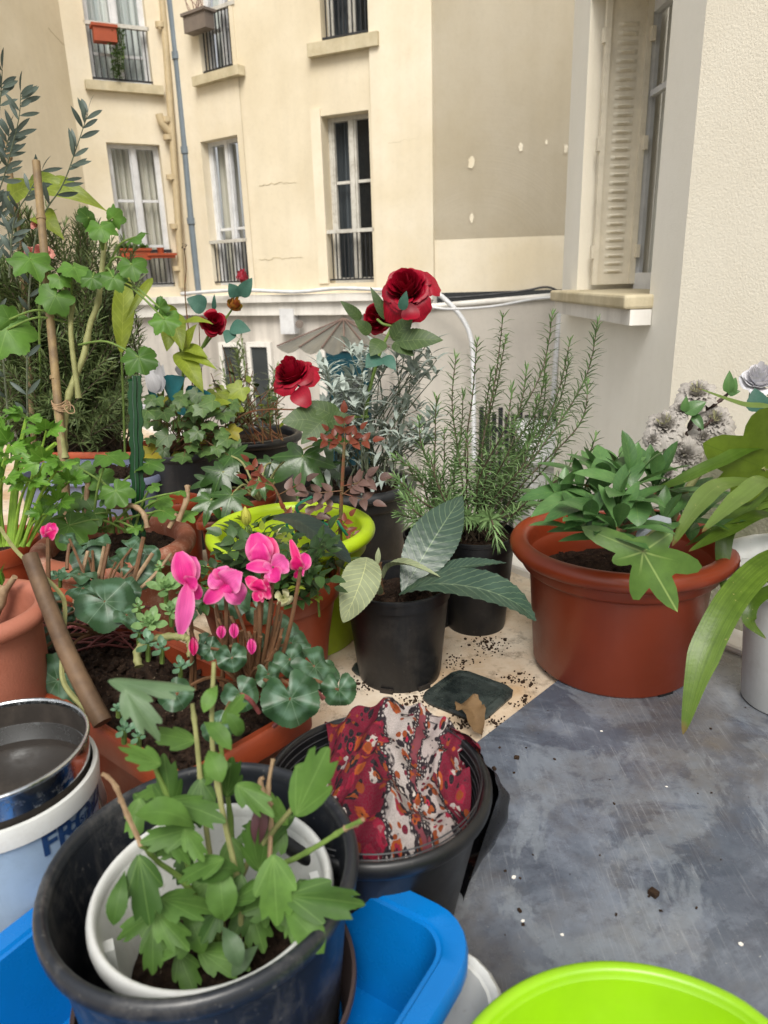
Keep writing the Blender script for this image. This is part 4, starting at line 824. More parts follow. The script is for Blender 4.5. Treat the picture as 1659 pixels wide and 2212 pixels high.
def cylhit(px,py):
    d=D(px,py); r=rb_*.88; ox,oy=CAM.x-mp.x,CAM.y-mp.y; a=d.x**2+d.y**2; b=2*(ox*d.x+oy*d.y); c=ox*ox+oy*oy-r*r; dd=b*b-4*a*c
    t_=(-b-math.sqrt(max(dd,0)))/2/a; p=CAM+d*t_; return math.atan2(p.y-mp.y,p.x-mp.x),p.z
a_,z_=cylhit(88,1845); wraptext('FROZEN',.034,a_,z_,br,t,'text',spc=1.0,bold=.001); a_,z_=cylhit(140,1798); wraptext('Disney',.016,a_,z_,br,t,'text',bold=.0003)
m=MB(); vs=[];
for i in range(25):
    a=-2.4+i*.07; z0_=.03; z1_=.062+.022*math.sin(i*.22-.5)
    for z in (z0_,z1_): r=br(z)+.0007; vs.append(V((mp.x+math.cos(a)*r,mp.y+math.sin(a)*r,z)))
m.add(vs,[(2*i,2*i+2,2*i+3,2*i+1) for i in range(24)]); m.build('print_patch','maroon',t)
t=thing('cooking_pot','old stainless steel pot with dark inside standing on the white tub','cooking pot',mp+V((0,0,zb+.001)))
m=MB(); z=zb-.03; lathe(m,[(0,zb-.028),(rmp*.9,zb-.028),(rmp*.925,zb-.02),(rmp*.935,zb+.006)],mp,72); lathe(m,[(rmp*.935,zb+.0061),(rmp*.96,zb+.007),(rmp*.975,.262)],mp,72); m.build('pot_wall','chrome',t)
m=MB(); lathe(m,[(rmp*.975,.262)]+[(rmp*.975+rmp*.025*math.cos(a),.265+rmp*.03*math.sin(a)) for a in [math.radians(x) for x in range(-60,181,30)]]+[(rmp*.945,.262)],mp,72); m.build('rim','chrome',t)
m=MB(); lathe(m,[(rmp*.945,.262),(rmp*.935,.22),(rmp*.91,zb-.02),(rmp*.5,zb-.022),(0,zb-.022)],mp,72); m.build('inner_wall','darkin',t)
# patterned cloth in the tub
bx,by=buc.location.x,buc.location.y; zr=.184
m=MB(); N1,N2=120,120; vs=[];uv=[]
vd=V((CAM.x-bx,CAM.y-by,0)).normalized(); rt=V((-vd.y,vd.x,0)); rt=rt if rt.x>0 else -rt
def crease(v,k): # sharp topped fold
    return 1-abs(math.sin(v))**k
for j in range(N2+1):
    b=j/N2
    for i in range(N1+1):
        a=i/N1; wl=-.066+.014*math.sin(b*5)-.004*b; wr_=.138-.040*b+.010*math.sin(b*7+1)
        x=wl+(wr_-wl)*a; y=.128-.222*b*(1-.05*math.sin(a*8))+.014*math.sin(a*3.1)
        g=a*7.2-b*1.6*(a-.35)*4+.6*math.sin(b*3.5)
        f1=crease(g,.8); f2=crease(a*15-b*5*(a-.5)+2*math.sin(b*2.6),.9); f3=crease(b*9+a*6+math.sin(a*11),.8)
        sl=.22+.7*min(1,b*1.6); rr0=math.hypot(x,y)
        z=zr+.006+.008*(1-(2*a-1)**2)-.092*max(0,b-.12)**1.15-.010*abs(2*a-1)**6+(.25+.75*min(1,b*2.2))*0+.034*f1*sl+.014*f2*(.25+.75*b)+.013*f3*(b**.7)+.004*math.sin(a*31+b*17)+.004*math.sin(a*19-b*29)
        z-=.03*max(0,.12-b)*6
        if a>.85 and b<.5: z-= (a-.85)*.10
        if rr0>bur*.97: z-= (rr0-bur*.97)*1.6
        if b>.9: z-=(b-.9)*.35
        rn=bur*(.68+.25*max(0,min(1,(z-.012)/.172)))-.007
        if z<zr-.006 and rr0>rn: x*=rn/rr0; y*=rn/rr0
        p=V((bx,by,0))+rt*x-vd*y+V((0,0,z)); vs.append(p); uv.append((a*1.05+.05*math.sin(b*5)+.03*math.sin(a*9),b*1.15+.04*math.sin(a*6)))
m.add(vs,[(j*(N1+1)+i,j*(N1+1)+i+1,(j+1)*(N1+1)+i+1,(j+1)*(N1+1)+i) for j in range(N2) for i in range(N1)],uv)
# part hanging outside at the right
vs=[];uv=[];n1,n2=16,26
for j in range(n2+1):
    for i in range(n1+1):
        a=i/n1;b=j/n2; th=math.atan2(rt.y,rt.x)+.95-.62*a; r=bur*(1.03+.03*math.sin(a*11))-.002-.03*b*0; z=zr+.014*(1-b*3 if b<.2 else .4)-.11*b*(1-.5*abs(a-.4)); r=bur*(1.035+.035*math.sin(a*9+b*3)-.10*b)
        if b<.12: r-= (.12-b)*.12
        vs.append(V((bx+math.cos(th)*r,by+math.sin(th)*r,z))); uv.append((.8+a*.3,b*.5))
m.add(vs,[(j*(n1+1)+i,j*(n1+1)+i+1,(j+1)*(n1+1)+i+1,(j+1)*(n1+1)+i) for j in range(n2) for i in range(n1)],uv)
tag(m.build('patterned_cloth','cloth'),'crumpled red white and orange patterned cloth draped in the dark tub','cloth')
# black plastic bag behind the tub
m=MB(); n1,n2=30,26; vs=[]
for j in range(n2+1):
    for i in range(n1+1):
        a=i/n1;b=j/n2; th=math.atan2(rt.y,rt.x)+.70-.85*a; z=.172-.150*b; cr=.004*math.sin(a*9+b*4)+.003*math.sin(b*11-a*9)+.002*math.sin(b*27+a*21)
        r=bur*(1.035-.30*b)+.036*math.sin(math.pi*min(1,b*1.15))*math.sin(math.pi*a)**.7+cr*math.sin(math.pi*a)+.002
        vs.append(V((bx+math.cos(th)*r,by+math.sin(th)*r,max(.016,z))))
m.add(vs,[(j*(n1+1)+i,j*(n1+1)+i+1,(j+1)*(n1+1)+i+1,(j+1)*(n1+1)+i) for j in range(n2) for i in range(n1)]); tag(m.build('plastic_bag','bag'),'crumpled black plastic bag tucked behind the dark tub','bag')
# white pot at the far right
rw=PZ(1745,1200,.27); rwd=V((rw.x,rw.y,.012))
t=thing('flower_pot','dirty white pot cut off by the right edge','pot',rwd); m=MB(); lathe(m,[(0,.0),(.062,0),(.066,.004),(.082,.2)],rwd,48); m.build('pot_body','whitepl',t); m=MB(); lathe(m,[(.082,.2),(.09,.202),(.094,.225),(.092,.23),(.084,.23),(.08,.2)],rwd,48); m.build('rim','whitepl',t); rnddisc(rwd+V((0,0,.21)),.08,'soil',t)
q=Q(1625,1195,1.22); t=thing('flower_vase','ribbed white vase lying behind the white pot','vase',q); m=MB(); fr=Matrix.Rotation(math.radians(75),3,'Y'); lathe(m,[(0,-.05),(.028,-.05),(.032,-.04),(.03,.01),(.022,.05),(.024,.07),(.02,.07),(.018,.05),(0,.04)],q,40,fr,rad=lambda a,z:1+.02*math.sin(a*20)); m.build('vase_body','whitepl',t)
# ------------------------------------------------ plants
def C(px,py,d): return Q(px,py,d)
VW=lambda p: (CAM-p).normalized()
def plant(name,lab,cat,base,**k):
    return thing(name,lab,cat,base,k.get('group'))
class PL:
    """collects stems and foliage for one plant"""
    def __init__(s,name,lab,cat,base): s.t=thing(name,lab,cat,base); s.m={}
    def mb(s,part,mat):
        if (part,mat) not in s.m: s.m[(part,mat)]=MB()
        return s.m[(part,mat)]
    def done(s):
        for (p,mt),m in s.m.items():
            if m.v: m.build(p,mt,s.t)
        return s.t
def toward(p,up=.5): # normal facing the viewer and up
    return (VW(p)*(1-up)+V((0,0,1))*up).normalized()
# --- right rosemary
p=PL('rosemary_bush','tall airy rosemary with upright sprigs in front of the pale near wall','rosemary',V(ros.location)+V((0,0,.17)))
st=p.mb('stem','stem_wood'); nd=p.mb('foliage','rosemary'); b0=C(1035,1128,1.46)
tips=[(1087,676,1.5,1040),(1193,682,1.5,1110),(1291,697,1.5,1200),(1138,795,1.42,1080),(1232,731,1.55,1150),(1031,736,1.45,1000),(985,770,1.5,960),(943,855,1.42,935),(1106,838,1.35,1060),(1000,850,1.6,990),(1062,800,1.55,1020),(1160,860,1.6,1120),(1270,830,1.42,1210),(1210,940,1.5,1150),(905,905,1.45,930),(960,930,1.55,960),(1180,775,1.62,1120),(1110,900,1.5,1080),(1010,940,1.38,1010),(1060,930,1.62,1050),(1140,960,1.4,1100),(1240,985,1.45,1160),(880,1000,1.5,950),(930,985,1.36,960)]
for (x,y,d,mx) in tips+[(x_+R(-28,28),y_+R(40,110),d_+R(-.08,.08),m_+R(-15,15)) for x_,y_,d_,m_ in tips[::4]]:
    b=b0+V((R(-.03,.03),R(-.03,.03),-.03)); e=C(x,y,d); m1=C((mx*2+1035)/3+R(-26,26),(y*.35+1128*.65)+20,(d+1.46)/2+R(-.03,.03)); m2=C((x*2+mx)/3,y*.7+1128*.3,d); Pp=tube(st,[b,m1,m2,e],.0024,.001,5,7); needles(nd,Pp,R(.028,.034),.0032,R(.0095,.0125),5,R(1.05,1.35),cut=.2,grav=.55)
for (x,y,d,mx,my) in ((852,1028,1.4,930,1095),(868,1070,1.35,920,1120),(1220,1030,1.5,1120,1090),(1180,1075,1.42,1110,1110),(1075,1175,1.33,1060,1120),(985,1150,1.34,1000,1115),(940,1060,1.5,980,1090)):
    b=b0+V((R(-.02,.02),R(-.02,.02),0)); e=C(x,y,d); Pp=tube(st,[b,C(mx,my,d),e],.0025,.0012,5,7); needles(nd,Pp,.03,.0036,.0095,5,1.0,cut=.15)
p.done()
# --- second small rosemary left of it
p=PL('rosemary_bush','low drooping rosemary spilling between lime pot and loquat','rosemary',V(ros2.location)+V((0,0,.16))); st=p.mb('stem','stem_wood'); nd=p.mb('foliage','rosemary')
b0=C(935,1140,1.5)
for (x,y,d) in ((850,985,1.5),(865,1045,1.42),(895,1010,1.55),(910,960,1.55),(960,1010,1.5),(990,1060,1.5),(860,1110,1.4),(960,1100,1.4),(930,1030,1.48),(990,990,1.58),(1010,1080,1.42)):
    Pp=tube(st,[b0,b0.lerp(C(x,y,d),.5)+V((R(-.02,.02),0,R(0,.03))),C(x,y,d)],.0025,.001,5,7); needles(nd,Pp,.03,.0034,.0095,5,1.0,cut=.1)
p.done()
# --- dense rosemary bush left
p=PL('rosemary_bush','dense dark rosemary bush filling the left side of the picture','rosemary',V(lav.location)+V((0,0,.2))); st=p.mb('stem','stem_wood'); nd=p.mb('foliage','rosemary_dark')
for i in range(320):
    x=R(-70,300); y=430+R(0,1)**.9*500
    if x>215 and y<520: y+=110
    if x<20: y=max(y,560)
    d=R(1.98,2.35); b=C(R(40,270),985,2.2); e=C(x,y,d); md=b.lerp(e,.55)+V((R(-.05,.05),R(-.05,.05),R(-.02,.05)));  Pp=tube(st,[b,md,e],.003,.001,5,6); needles(nd,Pp,.038,.0046,.0155,5,1.0,cut=.3,taper=.6)
p.done()
# --- sage
p=PL('sage_bush','silvery grey sage with narrow leaves in the centre','sage',V(sag.location)+V((0,0,.2))); st=p.mb('stem','stem_grey'); lf=p.mb('foliage','sage')
for i in range(60):
    b=C(780+R(-75,75),1042+R(-10,12),1.72+R(-.07,.07)); x=R(690,945); y=R(745,960); 
    if x<745: y=max(y,800)
    if 845<x<925 and i%2: y=R(745,800)
    d=R(1.62,1.8); e=C(x,y,d); Pp=tube(st,[b,b.lerp(e,.5)+V((R(-.02,.02),R(-.02,.02),.02)),e],.002,.0011,5,5); N=len(Pp)
    for k in range(4,N):
        if R(0,1)<.25 and k<N-2: continue
        for s in range(2 if k<N-2 else 4):
            a=R(0,6.28); dr=V((math.cos(a),math.sin(a)*.8,R(-.1,.9))).normalized(); l=R(.03,.058)*(1.15 if k>N-3 else .9); leaf(lf,Pp[k],Pp[k]+dr*l,l*.24,V((0,0,1)),'lance',R(.05,.2),.25,5,half=1)
# low drooping leaves
for i in range(40):
    q=C(R(700,900),R(940,1050),R(1.6,1.75)); a=R(0,6.28); leaf(lf,q,q+V((math.cos(a)*.03,math.sin(a)*.03,-.035)),.014,None,'lance',.15,.2,5,half=1)
p.done()
# --- hero pot: rhododendron
p=PL('rhododendron_plant','leathery leaved rhododendron in the large orange pot','plant',V(hero.location)+V((0,0,.22))); st=p.mb('stem','stem_brown'); lf=p.mb('foliage','rhodo')
wh=[(1361,1052,1.10,1.0,9),(1301,1062,1.13,1.0,9),(1255,1085,1.12,.9,7),(1415,1062,1.14,1.0,8),(1330,1110,1.05,.9,8),(1280,1120,1.16,.8,7),(1460,1090,1.2,.9,8),(1395,1100,1.2,.9,8),(1235,1110,1.2,.8,6),(1500,1120,1.22,.8,7),(1345,1030,1.2,.9,7),(1270,1150,1.02,.9,7),(1335,1145,1.0,.9,8),(1430,1135,1.07,.9,8),(1480,1150,1.1,.8,7),(1215,1100,1.1,.85,7)]
for (x,y,d,s,n) in wh:
    c=C(x,y,d); b=C(1330+R(-30,60),1165,1.15); tube(st,[b,b.lerp(c,.5)+V((R(-.01,.01),R(-.01,.01),.0)),c],.0035,.0028,6,4); a0=R(0,6.28)
    for k in range(n):
        a=a0+k*2.4; el=R(-.35,.35)+(1.0 if k<n*.35 else .15); l=R(.082,.112)*s*(.8 if k<n*.35 else 1.05); dr=V((math.cos(a)*math.cos(el),math.sin(a)*math.cos(el),math.sin(el)))
        leaf(lf,c+dr*.006,c+dr*l,l*.29,V((0,0,1)),'obov',R(.02,.1),R(.1,.3),9,wav=.01)
for (x0,y0,d0,x1,y1,d1,w_) in ((1290,1075,1.1,1145,1118,1.02,.033),(1280,1065,1.1,1118,1082,1.1,.03),(1300,1085,1.06,1172,1130,1.0,.028),(1300,1110,1.05,1218,1145,.98,.03),(1370,1060,1.08,1236,1022,1.06,.026),(1370,1070,1.02,1380,1140,.98,.038),(1350,1075,1.05,1316,1075,.98,.036),(1310,1120,1.05,1300,1176,1.02,.03),(1315,1150,1.05,1180,1150,1.05,.016),(1325,1165,1.04,1205,1170,1.04,.015),(1310,1055,1.12,1290,960,1.16,.03),(1302,1060,1.1,1285,990,1.08,.045),(1365,1050,1.08,1350,985,1.12,.045)):
    a,b=C(x0,y0,d0),C(x1,y1,d1); leaf(lf,a,b,w_*1.05,toward(a,.6),'ellip',.1,.15,9)
p.done()
# fatsia leaf hanging over hero rim
def fatsia_at(p,cx,cy,d,tx,ty,td,Rr,mat='fatsia',part='foliage',up=.3,kind=FAT,**k):
    c=C(cx,cy,d); tp=C(tx,ty,td); lf=p.mb(part,mat); pleaf(lf,c,tp-c,toward(c,up),Rr,kind,**k); return c
FH=(lobes([(0,1.05,.2),(-.75,1.0,.19),(.62,.82,.15),(-1.7,.55,.16),(1.75,.5,.14),(2.45,1.0,.17)],.26,.015,50,3.2,.08),[0,-.75,.62,-1.7,1.75,2.45])
p=PL('fatsia_shoot','green star shaped fatsia leaf hanging over the orange pot rim','plant',V(hero.location)+V((.03,-.02,.22)))
c=C(1389,1192,.965); tube(p.mb('stem','stem_pale'),[C(1420,1180,1.05),C(1440,1130,1.08),C(1390,1165,1.0),c],.0025,.0018,6,6)
st=p.mb('stem','stem_pale'); tube(st,[C(1442,1160,1.12),C(1470,1080,1.14),C(1508,1028,1.16),C(1550,985,1.18)],.0055,.004,8,5,knot=4)
pleaf(p.mb('foliage','fatsia'),c,C(1462,1318,.965)-c,VW(c)+V((0,0,.15)),.083,FH,cup=-.1,wave=.05)
p.done()
# card in the pot
t=thing('plant_label','weathered greyish white plastic card stuck in the soil of the orange pot','plant label',C(1410,1180,1.06)); m=MB(); q=C(1412,1150,1.04); d,n,s=frame(V((0,.1,1)),VW(q)); pts=[(-.02,-.03),(.02,-.03),(.026,.0),(.022,.022),(.004,.026),(-.018,.016),(-.024,-.005)]; m.add([q+s*a+d*b for a,b in pts],[tuple(range(7))]); o=m.build('card','card',t,False,.001)
# --- strap leaved plant at right
p=PL('clivia_plant','strap leaved plant arching in from the right edge','plant',rwd+V((0,0,.21))); A_=p.mb('foliage','strap'); B_=p.mb('foliage','strap_pale')
def strap(mb,pts,w,up=.6,prof='strap',tw=0): P_=[C(*q) for q in pts]; leaf(mb,P_[0],P_[-1],w,toward(P_[0],up),prof,path=P_,ns=30,fold=.18,tw=tw,half=2)
strap(A_,[(1745,1190,1.15),(1665,1215,1.05),(1590,1285,.98),(1535,1380,.95),(1503,1470,.94),(1475,1588,.94)],.040,.3)
strap(B_,[(1745,1120,1.15),(1670,1040,1.0),(1600,1075,.96),(1516,1150,.95)],.030,.75)
strap(B_,[(1745,1150,1.2),(1680,1060,1.08),(1570,1045,1.02),(1505,1095,1.0),(1452,1180,1.0)],.032,.75)
strap(A_,[(1745,1170,1.2),(1660,1112,1.1),(1570,1148,1.05),(1487,1192,1.03)],.024,.7)
strap(A_,[(1760,1100,1.2),(1660,968,1.12),(1550,1000,1.08),(1465,1040,1.08),(1385,1070,1.1)],.022,.6)
strap(A_,[(1745,1170,1.25),(1640,1100,1.2),(1575,1140,1.17),(1560,1210,1.16),(1563,1290,1.16)],.026,.4)
strap(A_,[(1745,1250,1.1),(1640,1290,1.05),(1618,1340,1.04),(1655,1380,1.05)],.02,.3)
strap(B_,[(1760,1000,1.1),(1680,890,1.08),(1600,872,1.07),(1506,838,1.08)],.010,.6)
strap(A_,[(1760,1080,1.2),(1700,1020,1.2),(1600,1110,1.15),(1480,1180,1.12)],.02,.6)
for k in range(5): strap(A_,[(1745,1210,1.18),(1700,1100-20*k,1.2+.03*k),(1640+10*k,1040+12*k,1.2),(1570-12*k,1090+14*k,1.2)],.024,.5)
p.done()
# fatsia on the right
p=PL('fatsia_plant','large yellow green fatsia leaf at the right edge','plant',rwd+V((.0,.02,.2)))
FB=(lobes([(0,1.05,.26),(.85,1.0,.26),(-.75,.85,.14),(1.7,.8,.24),(-1.6,.6,.25)],.35,.02,60,2.9,.05),[0,.85,-.85,1.7,-1.6])
c=C(1648,1010,1.12); tube(p.mb('stem','stem_pale'),[rwd+V((-.02,0,.2)),C(1690,1080,1.18),c],.004,.003,6,5)
pleaf(p.mb('foliage','fatsia_lime'),c,C(1500,948,1.08)-c,VW(c)+V((0,0,-.2)),.112,FB,cup=.05,wave=.03)
p.done()
# grey silk blossom branch
p=PL('silk_blossom_branch','dark artificial branch with grey white ruffled blossoms behind the orange pot','artificial flower',C(1440,1130,1.25)); st=p.mb('branch','bark')
tr=tube(st,[C(1450,1110,1.25),C(1460,1000,1.24),C(1485,940,1.22),C(1505,890,1.22),C(1530,860,1.22)],.006,.004,7,5,knot=3)
for q in ([(1460,1010,1.24),(1425,990,1.22),(1400,1000,1.2),(1383,1022,1.2)],[(1470,975,1.24),(1440,960,1.22),(1428,925,1.2)],[(1485,945,1.22),(1515,925,1.2),(1540,905,1.19)],[(1500,895,1.22),(1535,878,1.2),(1560,862,1.2),(1573,850,1.2)],[(1440,1050,1.23),(1415,1040,1.22)],[(1460,1000,1.22),(1490,985,1.2)]): tube(st,[C(*a) for a in q],.0038,.0022,6,5,knot=3)
for i,(x,y,r,ux_,uy_) in enumerate(((1505,850,37,-.1,.9),(1437,918,40,-.3,.9),(1543,908,36,.1,.5),(1478,985,36,.1,-.2),(1440,1022,26,-.4,.3),(1462,955,22,0,.4),(1472,885,24,-.2,.7),(1520,945,26,.2,.3),(1410,950,20,-.5,.3))):
    c=C(x,y,1.2); up=(VW(c)*.9+RT*ux_+V((0,0,1))*uy_); m=MB(); rose(m,c,up,r/F_*1.2,1.25,7,i+3,ruf=.10,hk=.6); m.build('blossom','greypetal',p.t)
    if i<3:
        m=MB()
        for k in range(16): a=R(0,6.28); d,n,s=frame(up); tube(m,[c,c+d*r/F_*.8+(n*math.cos(a)+s*math.sin(a))*r/F_*.45],.0005,.0004,3,1)
        m.build('stamens','cream',p.t)
lf=p.mb('foliage','rhodo')
for (a,b,w_) in (((1480,893),(1526,868),.026),((1478,890),(1483,855),.014),((1497,895),(1520,930),.016),((1403,1020),(1405,958),.026),((1403,1020),(1437,985),.022),((1573,850),(1576,800),.018),((1575,850),(1590,815),.02),((1573,852),(1600,845),.012),((1395,1035),(1440,1020),.018)): a_,b_=C(*a,1.19),C(*b,1.18); leaf(lf,a_,b_,w_,toward(a_,.3),'ovate',.08,.25,7)
p.done()
# white silk rose at right edge
p=PL('silk_rose','white artificial rose at the right edge above the fatsia leaf','artificial flower',C(1680,1100,1.25)); c=C(1640,822,1.2); m=MB(); rose(m,c,V((-.2,-.5,.9)),.036,.8,6,11); m.build('blossom','whitepetal',p.t); tube(p.mb('stem','stem_green'),[C(1690,1080,1.25),C(1680,950,1.24),c-V((0,0,.02))],.003,n=6)
a_=C(1640,890,1.15); leaf(p.mb('leaf','silkblue'),a_,C(1630,838,1.15),.034,VW(a_),'ovate',.05,.1,14,serr=.06); m=p.mb('foliage','silkleaf'); sepals(m,c,V((-.2,-.5,.9)),.034); leaf(m,C(1650,900,1.2),C(1690,840,1.2),.03,VW(a_),'ovate',.05,.1,10)
p.done()
# --- loquat
p=PL('loquat_seedling','young loquat with huge ribbed dark leaves in the plain black pot','plant',V(loq.location)+V((0,0,.13))); st=p.mb('stem','stem_brown'); b=C(822,1282,1.27); tube(st,[b,C(818,1245,1.26),C(818,1215,1.255)],.006,.005,8,4,knot=2)
def big(x0,y0,d0,x1,y1,d1,w_,mat,arch=.1,fold=.1,up=.4,rib=.026,pth=None,nr=14,name='leaf',prof='loq'):
    m=MB(); a,b_=C(x0,y0,d0),C(x1,y1,d1); P_=[C(*q) for q in pth] if pth else None; leaf(m,a,b_,w_,toward(a,up),prof,arch,fold,56,serr=.035,rib=rib,path=P_,nr=nr,half=4); return m.build(name,mat,p.t)
big(868,1282,1.24,1000,1070,1.34,.088,'loquat',.08,.08,.25)
big(862,1285,1.2,1156,1342,1.12,.074,'loquat',.12,.25,.75,pth=[(862,1285,1.22),(930,1262,1.17),(1030,1270,1.12),(1110,1300,1.1),(1158,1342,1.1)])
big(900,1250,1.26,1095,1216,1.22,.040,'loquat',.05,.3,.85)
big(838,1224,1.25,952,1247,1.18,.022,'loquat_under',.25,.8,.9,pth=[(828,1250,1.26),(845,1224,1.24),(885,1222,1.2),(952,1247,1.17)])
big(778,1204,1.22,742,1345,1.15,.064,'loquat_under',.05,.15,.15,rib=.01,pth=[(792,1204,1.21),(786,1235,1.17),(766,1290,1.15),(741,1345,1.15)],prof='loq')
big(815,1222,1.25,818,1182,1.25,.010,'loquat_under',.05,.3,.1,rib=0); big(822,1285,1.25,812,1245,1.2,.012,'loquat_under',.1,.5,.1,rib=0); big(805,1240,1.25,792,1215,1.23,.008,'stem_pale',0,.1,.1,rib=0)
p.done()
m=MB(); a=C(575,1118,1.38); leaf(m,a,C(756,1215,1.22),.052,toward(a,.8),'ellip',.05,.2,44,serr=.03,rib=.012,nr=14,half=4,path=[a,C(640,1125,1.33),C(700,1165,1.27),C(757,1216,1.22)]); tag(m.build('fallen_leaf','loquat_dark'),'very dark long ribbed leaf lying across the lime pot rim','leaf')
# --- silk red roses
p=PL('silk_rose_spray','artificial red roses with serrated dark leaves standing in the sage','artificial flower',C(790,1040,1.7)); st=p.mb('stem','stem_green')
tube(st,[C(795,1040,1.72),C(790,900,1.66),C(815,780,1.62),C(850,700,1.6),C(878,650,1.58)],.0045,.003,7,6); tube(st,[C(850,705,1.6),C(828,700,1.59),C(815,690,1.6)],.003,n=6); tube(st,[C(795,900,1.66),C(740,900,1.6),C(690,900,1.58),C(655,850,1.55)],.0035,.003,6,5)
for i,(x,y,d,r,up,o_) in enumerate(((880,628,1.57,60,(-.25,-.75,.55),1.15),(815,688,1.63,38,(-.3,-.7,.1),.8),(635,812,1.53,52,(-.35,-.45,.85),1.0))):
    c=C(x,y,d); m=MB(); rose(m,c,V(up),r/F_*d,o_,9,21+i,ruf=.015,hk=1.05); m.build('blossom','red',p.t); sepals(p.mb('sepals','silkleaf'),c,V(up),r/F_*d*.8)
m=MB(); a=C(640,842,1.5); leaf(m,a,C(668,878,1.48),.045,VW(a),'petal',.2,.2,8); m.build('petal','red',p.t); m=MB(); a=C(885,655,1.52); leaf(m,a,C(888,690,1.5),.04,VW(a),'petal',-.2,-.2,8); m.build('petal','red',p.t)
def lv(pt,mat,*L_):
    for (x0,y0,x1,y1,d,w_,up) in L_: m=MB(); a,b_=C(x0,y0,d),C(x1,y1,d-.02); leaf(m,a,b_,w_,toward(a,up),'ovate',.06,.12,26,serr=.05,wav=.01,half=3); m.build('leaf',mat,pt)
lv(p.t,'silkleaf',(862,738,958,735,1.55,.055,.4),(848,735,893,680,1.57,.042,.2),(850,740,895,770,1.56,.036,.4),(825,735,800,770,1.56,.04,.3),(690,905,608,912,1.5,.062,.3),(735,905,655,868,1.52,.045,.3),(700,905,650,960,1.48,.045,.2),(705,912,768,905,1.5,.04,.3),(780,690,735,650,1.6,.026,.2),(835,690,800,620,1.6,.024,.2),(800,720,765,690,1.6,.03,.3))
lv(p.t,'silkblue',(868,670,878,628,1.5,.022,.2),(820,770,790,795,1.56,.042,.4),(830,770,855,800,1.56,.03,.4))
p.done()
p=PL('silk_rose_spray','smaller artificial rose with two closed buds and round blue green leaves','artificial flower',C(430,900,1.9)); st=p.mb('stem','stem_green')
tube(st,[C(415,930,1.95),C(425,790,1.88),C(445,735,1.85),C(460,715,1.84)],.004,.0035,7,5); tube(st,[C(440,750,1.86),C(478,700,1.85),C(500,670,1.84),C(515,640,1.83)],.003,.0022,6,5)
for i,(x,y,d,r,up,mt,o_,hk) in enumerate(((461,698,1.83,33,(.35,-.8,.3),'red',.75,1),(505,662,1.83,24,(.5,-.35,.7),'redyellow',.25,1.2),(522,602,1.83,19,(.25,-.3,1),'pinkbud',.15,1.4))):
    c=C(x,y,d); m=MB(); rose(m,c,V(up),r/F_*d,o_,6 if i==0 else 4,41+i,hk=hk); m.build('blossom',mt,p.t); sepals(p.mb('sepals','silkleaf'),c,V(up),r/F_*d*.85,5,-.2 if i else .3)
lv(p.t,'silkblue',(445,665,403,645,1.84,.05,.2),(513,640,494,612,1.82,.036,.15),(520,640,545,600,1.82,.036,.15),(495,640,540,640,1.84,.016,.5),(498,705,542,715,1.83,.042,.25),(500,715,488,742,1.83,.034,.25),(462,670,463,635,1.84,.012,.1))
p.done()
# --- ivy
p=PL('ivy_plant','mixed ivy trailing over the dark grey pot in the back row','ivy',V(ivp.location)+V((0,0,.24))); st=p.mb('stem','stem_brown')
for i in range(95):
    x=R(318,505); y=R(845,990)+ (20 if x>450 else 0); d=R(1.72,1.98); c=C(x,y,d); b=C(400+R(-50,50),975,1.93); tube(st,[b,b.lerp(c,.6)+V((0,0,.03)),c],.0012,.001,4,3); a=R(0,6.28)
    pleaf(p.mb('foliage','ivy_yellow' if i%13==0 else 'ivy'),c,V((math.cos(a),-.7,-R(.1,1))),toward(c,R(.3,.8)),R(.022,.04),IVY,nth=40,cup=-.1)
p.done()
p=PL('ivy_plant','yellow green leaved climber with drooping pointed leaves above the ivy','plant',V(ivp.location)+V((0.02,0.02,.24))); st=p.mb('stem','stem_green')
tube(st,[C(385,960,1.9),C(388,880,1.88),C(395,800,1.86),C(380,700,1.86)],.005,.003,7,5); tube(st,[C(345,920,1.9),C(352,850,1.88),C(345,790,1.87)],.004,.003,6,5)
for (x0,y0,x1,y1,w_,u) in ((390,705,460,700,.03,.6),(385,760,440,850,.05,.4),(390,770,470,800,.03,.5),(395,755,450,775,.035,.5),(380,700,350,720,.04,.4),(375,690,360,760,.05,.3),(370,680,395,760,.05,.3),(372,690,345,655,.04,.4),(398,755,425,700,.03,.4),(330,600,268,700,.02,.2),(420,870,480,905,.06,.5),(440,900,500,870,.05,.6)):
    a=C(x0,y0,1.84); leaf(p.mb('foliage','yg'),a,C(x1,y1,1.8),w_*1.1,toward(a,u),'ovate',.12,.3,12,wav=.03)
for (x,y) in ((445,855),(470,850),(500,875),(520,840)):
    a=C(x,y,1.9); pleaf(p.mb('foliage','yg'),a,V((R(-1,1),-.4,-.6)),toward(a,.4),.045,IVY,nth=40)
p.done()
a=C(268,690,1.86); p=PL('tobacco_leaf_shoot','tall pale green leaf standing upright beside the dense rosemary','plant',C(270,980,1.95)); tube(p.mb('stem','stem_green'),[C(270,980,1.95),C(266,850,1.9),C(262,760,1.86)],.003,n=6)
leaf(p.mb('foliage','yg'),C(262,765,1.86),C(270,578,1.84),.055,VW(a),'ellip',.03,.1,26,wav=.05,serr=.03)
for (x0,y0,x1,y1,w_) in ((40,430,240,460,.03),(95,405,235,460,.035),(60,400,180,420,.03),(20,440,110,400,.05),(80,470,140,520,.05),(160,420,40,410,.03)): a=C(x0,y0,2.0); leaf(p.mb('foliage','yg'),a,C(x1,y1,1.95),w_*1.3,toward(a,.3),'lance',.25,.2,14)
tube(p.mb('stem','stem_green'),[C(90,980,2.3),C(70,700,2.15),C(40,430,2.0)],.004,.002,6,5)
p.done()
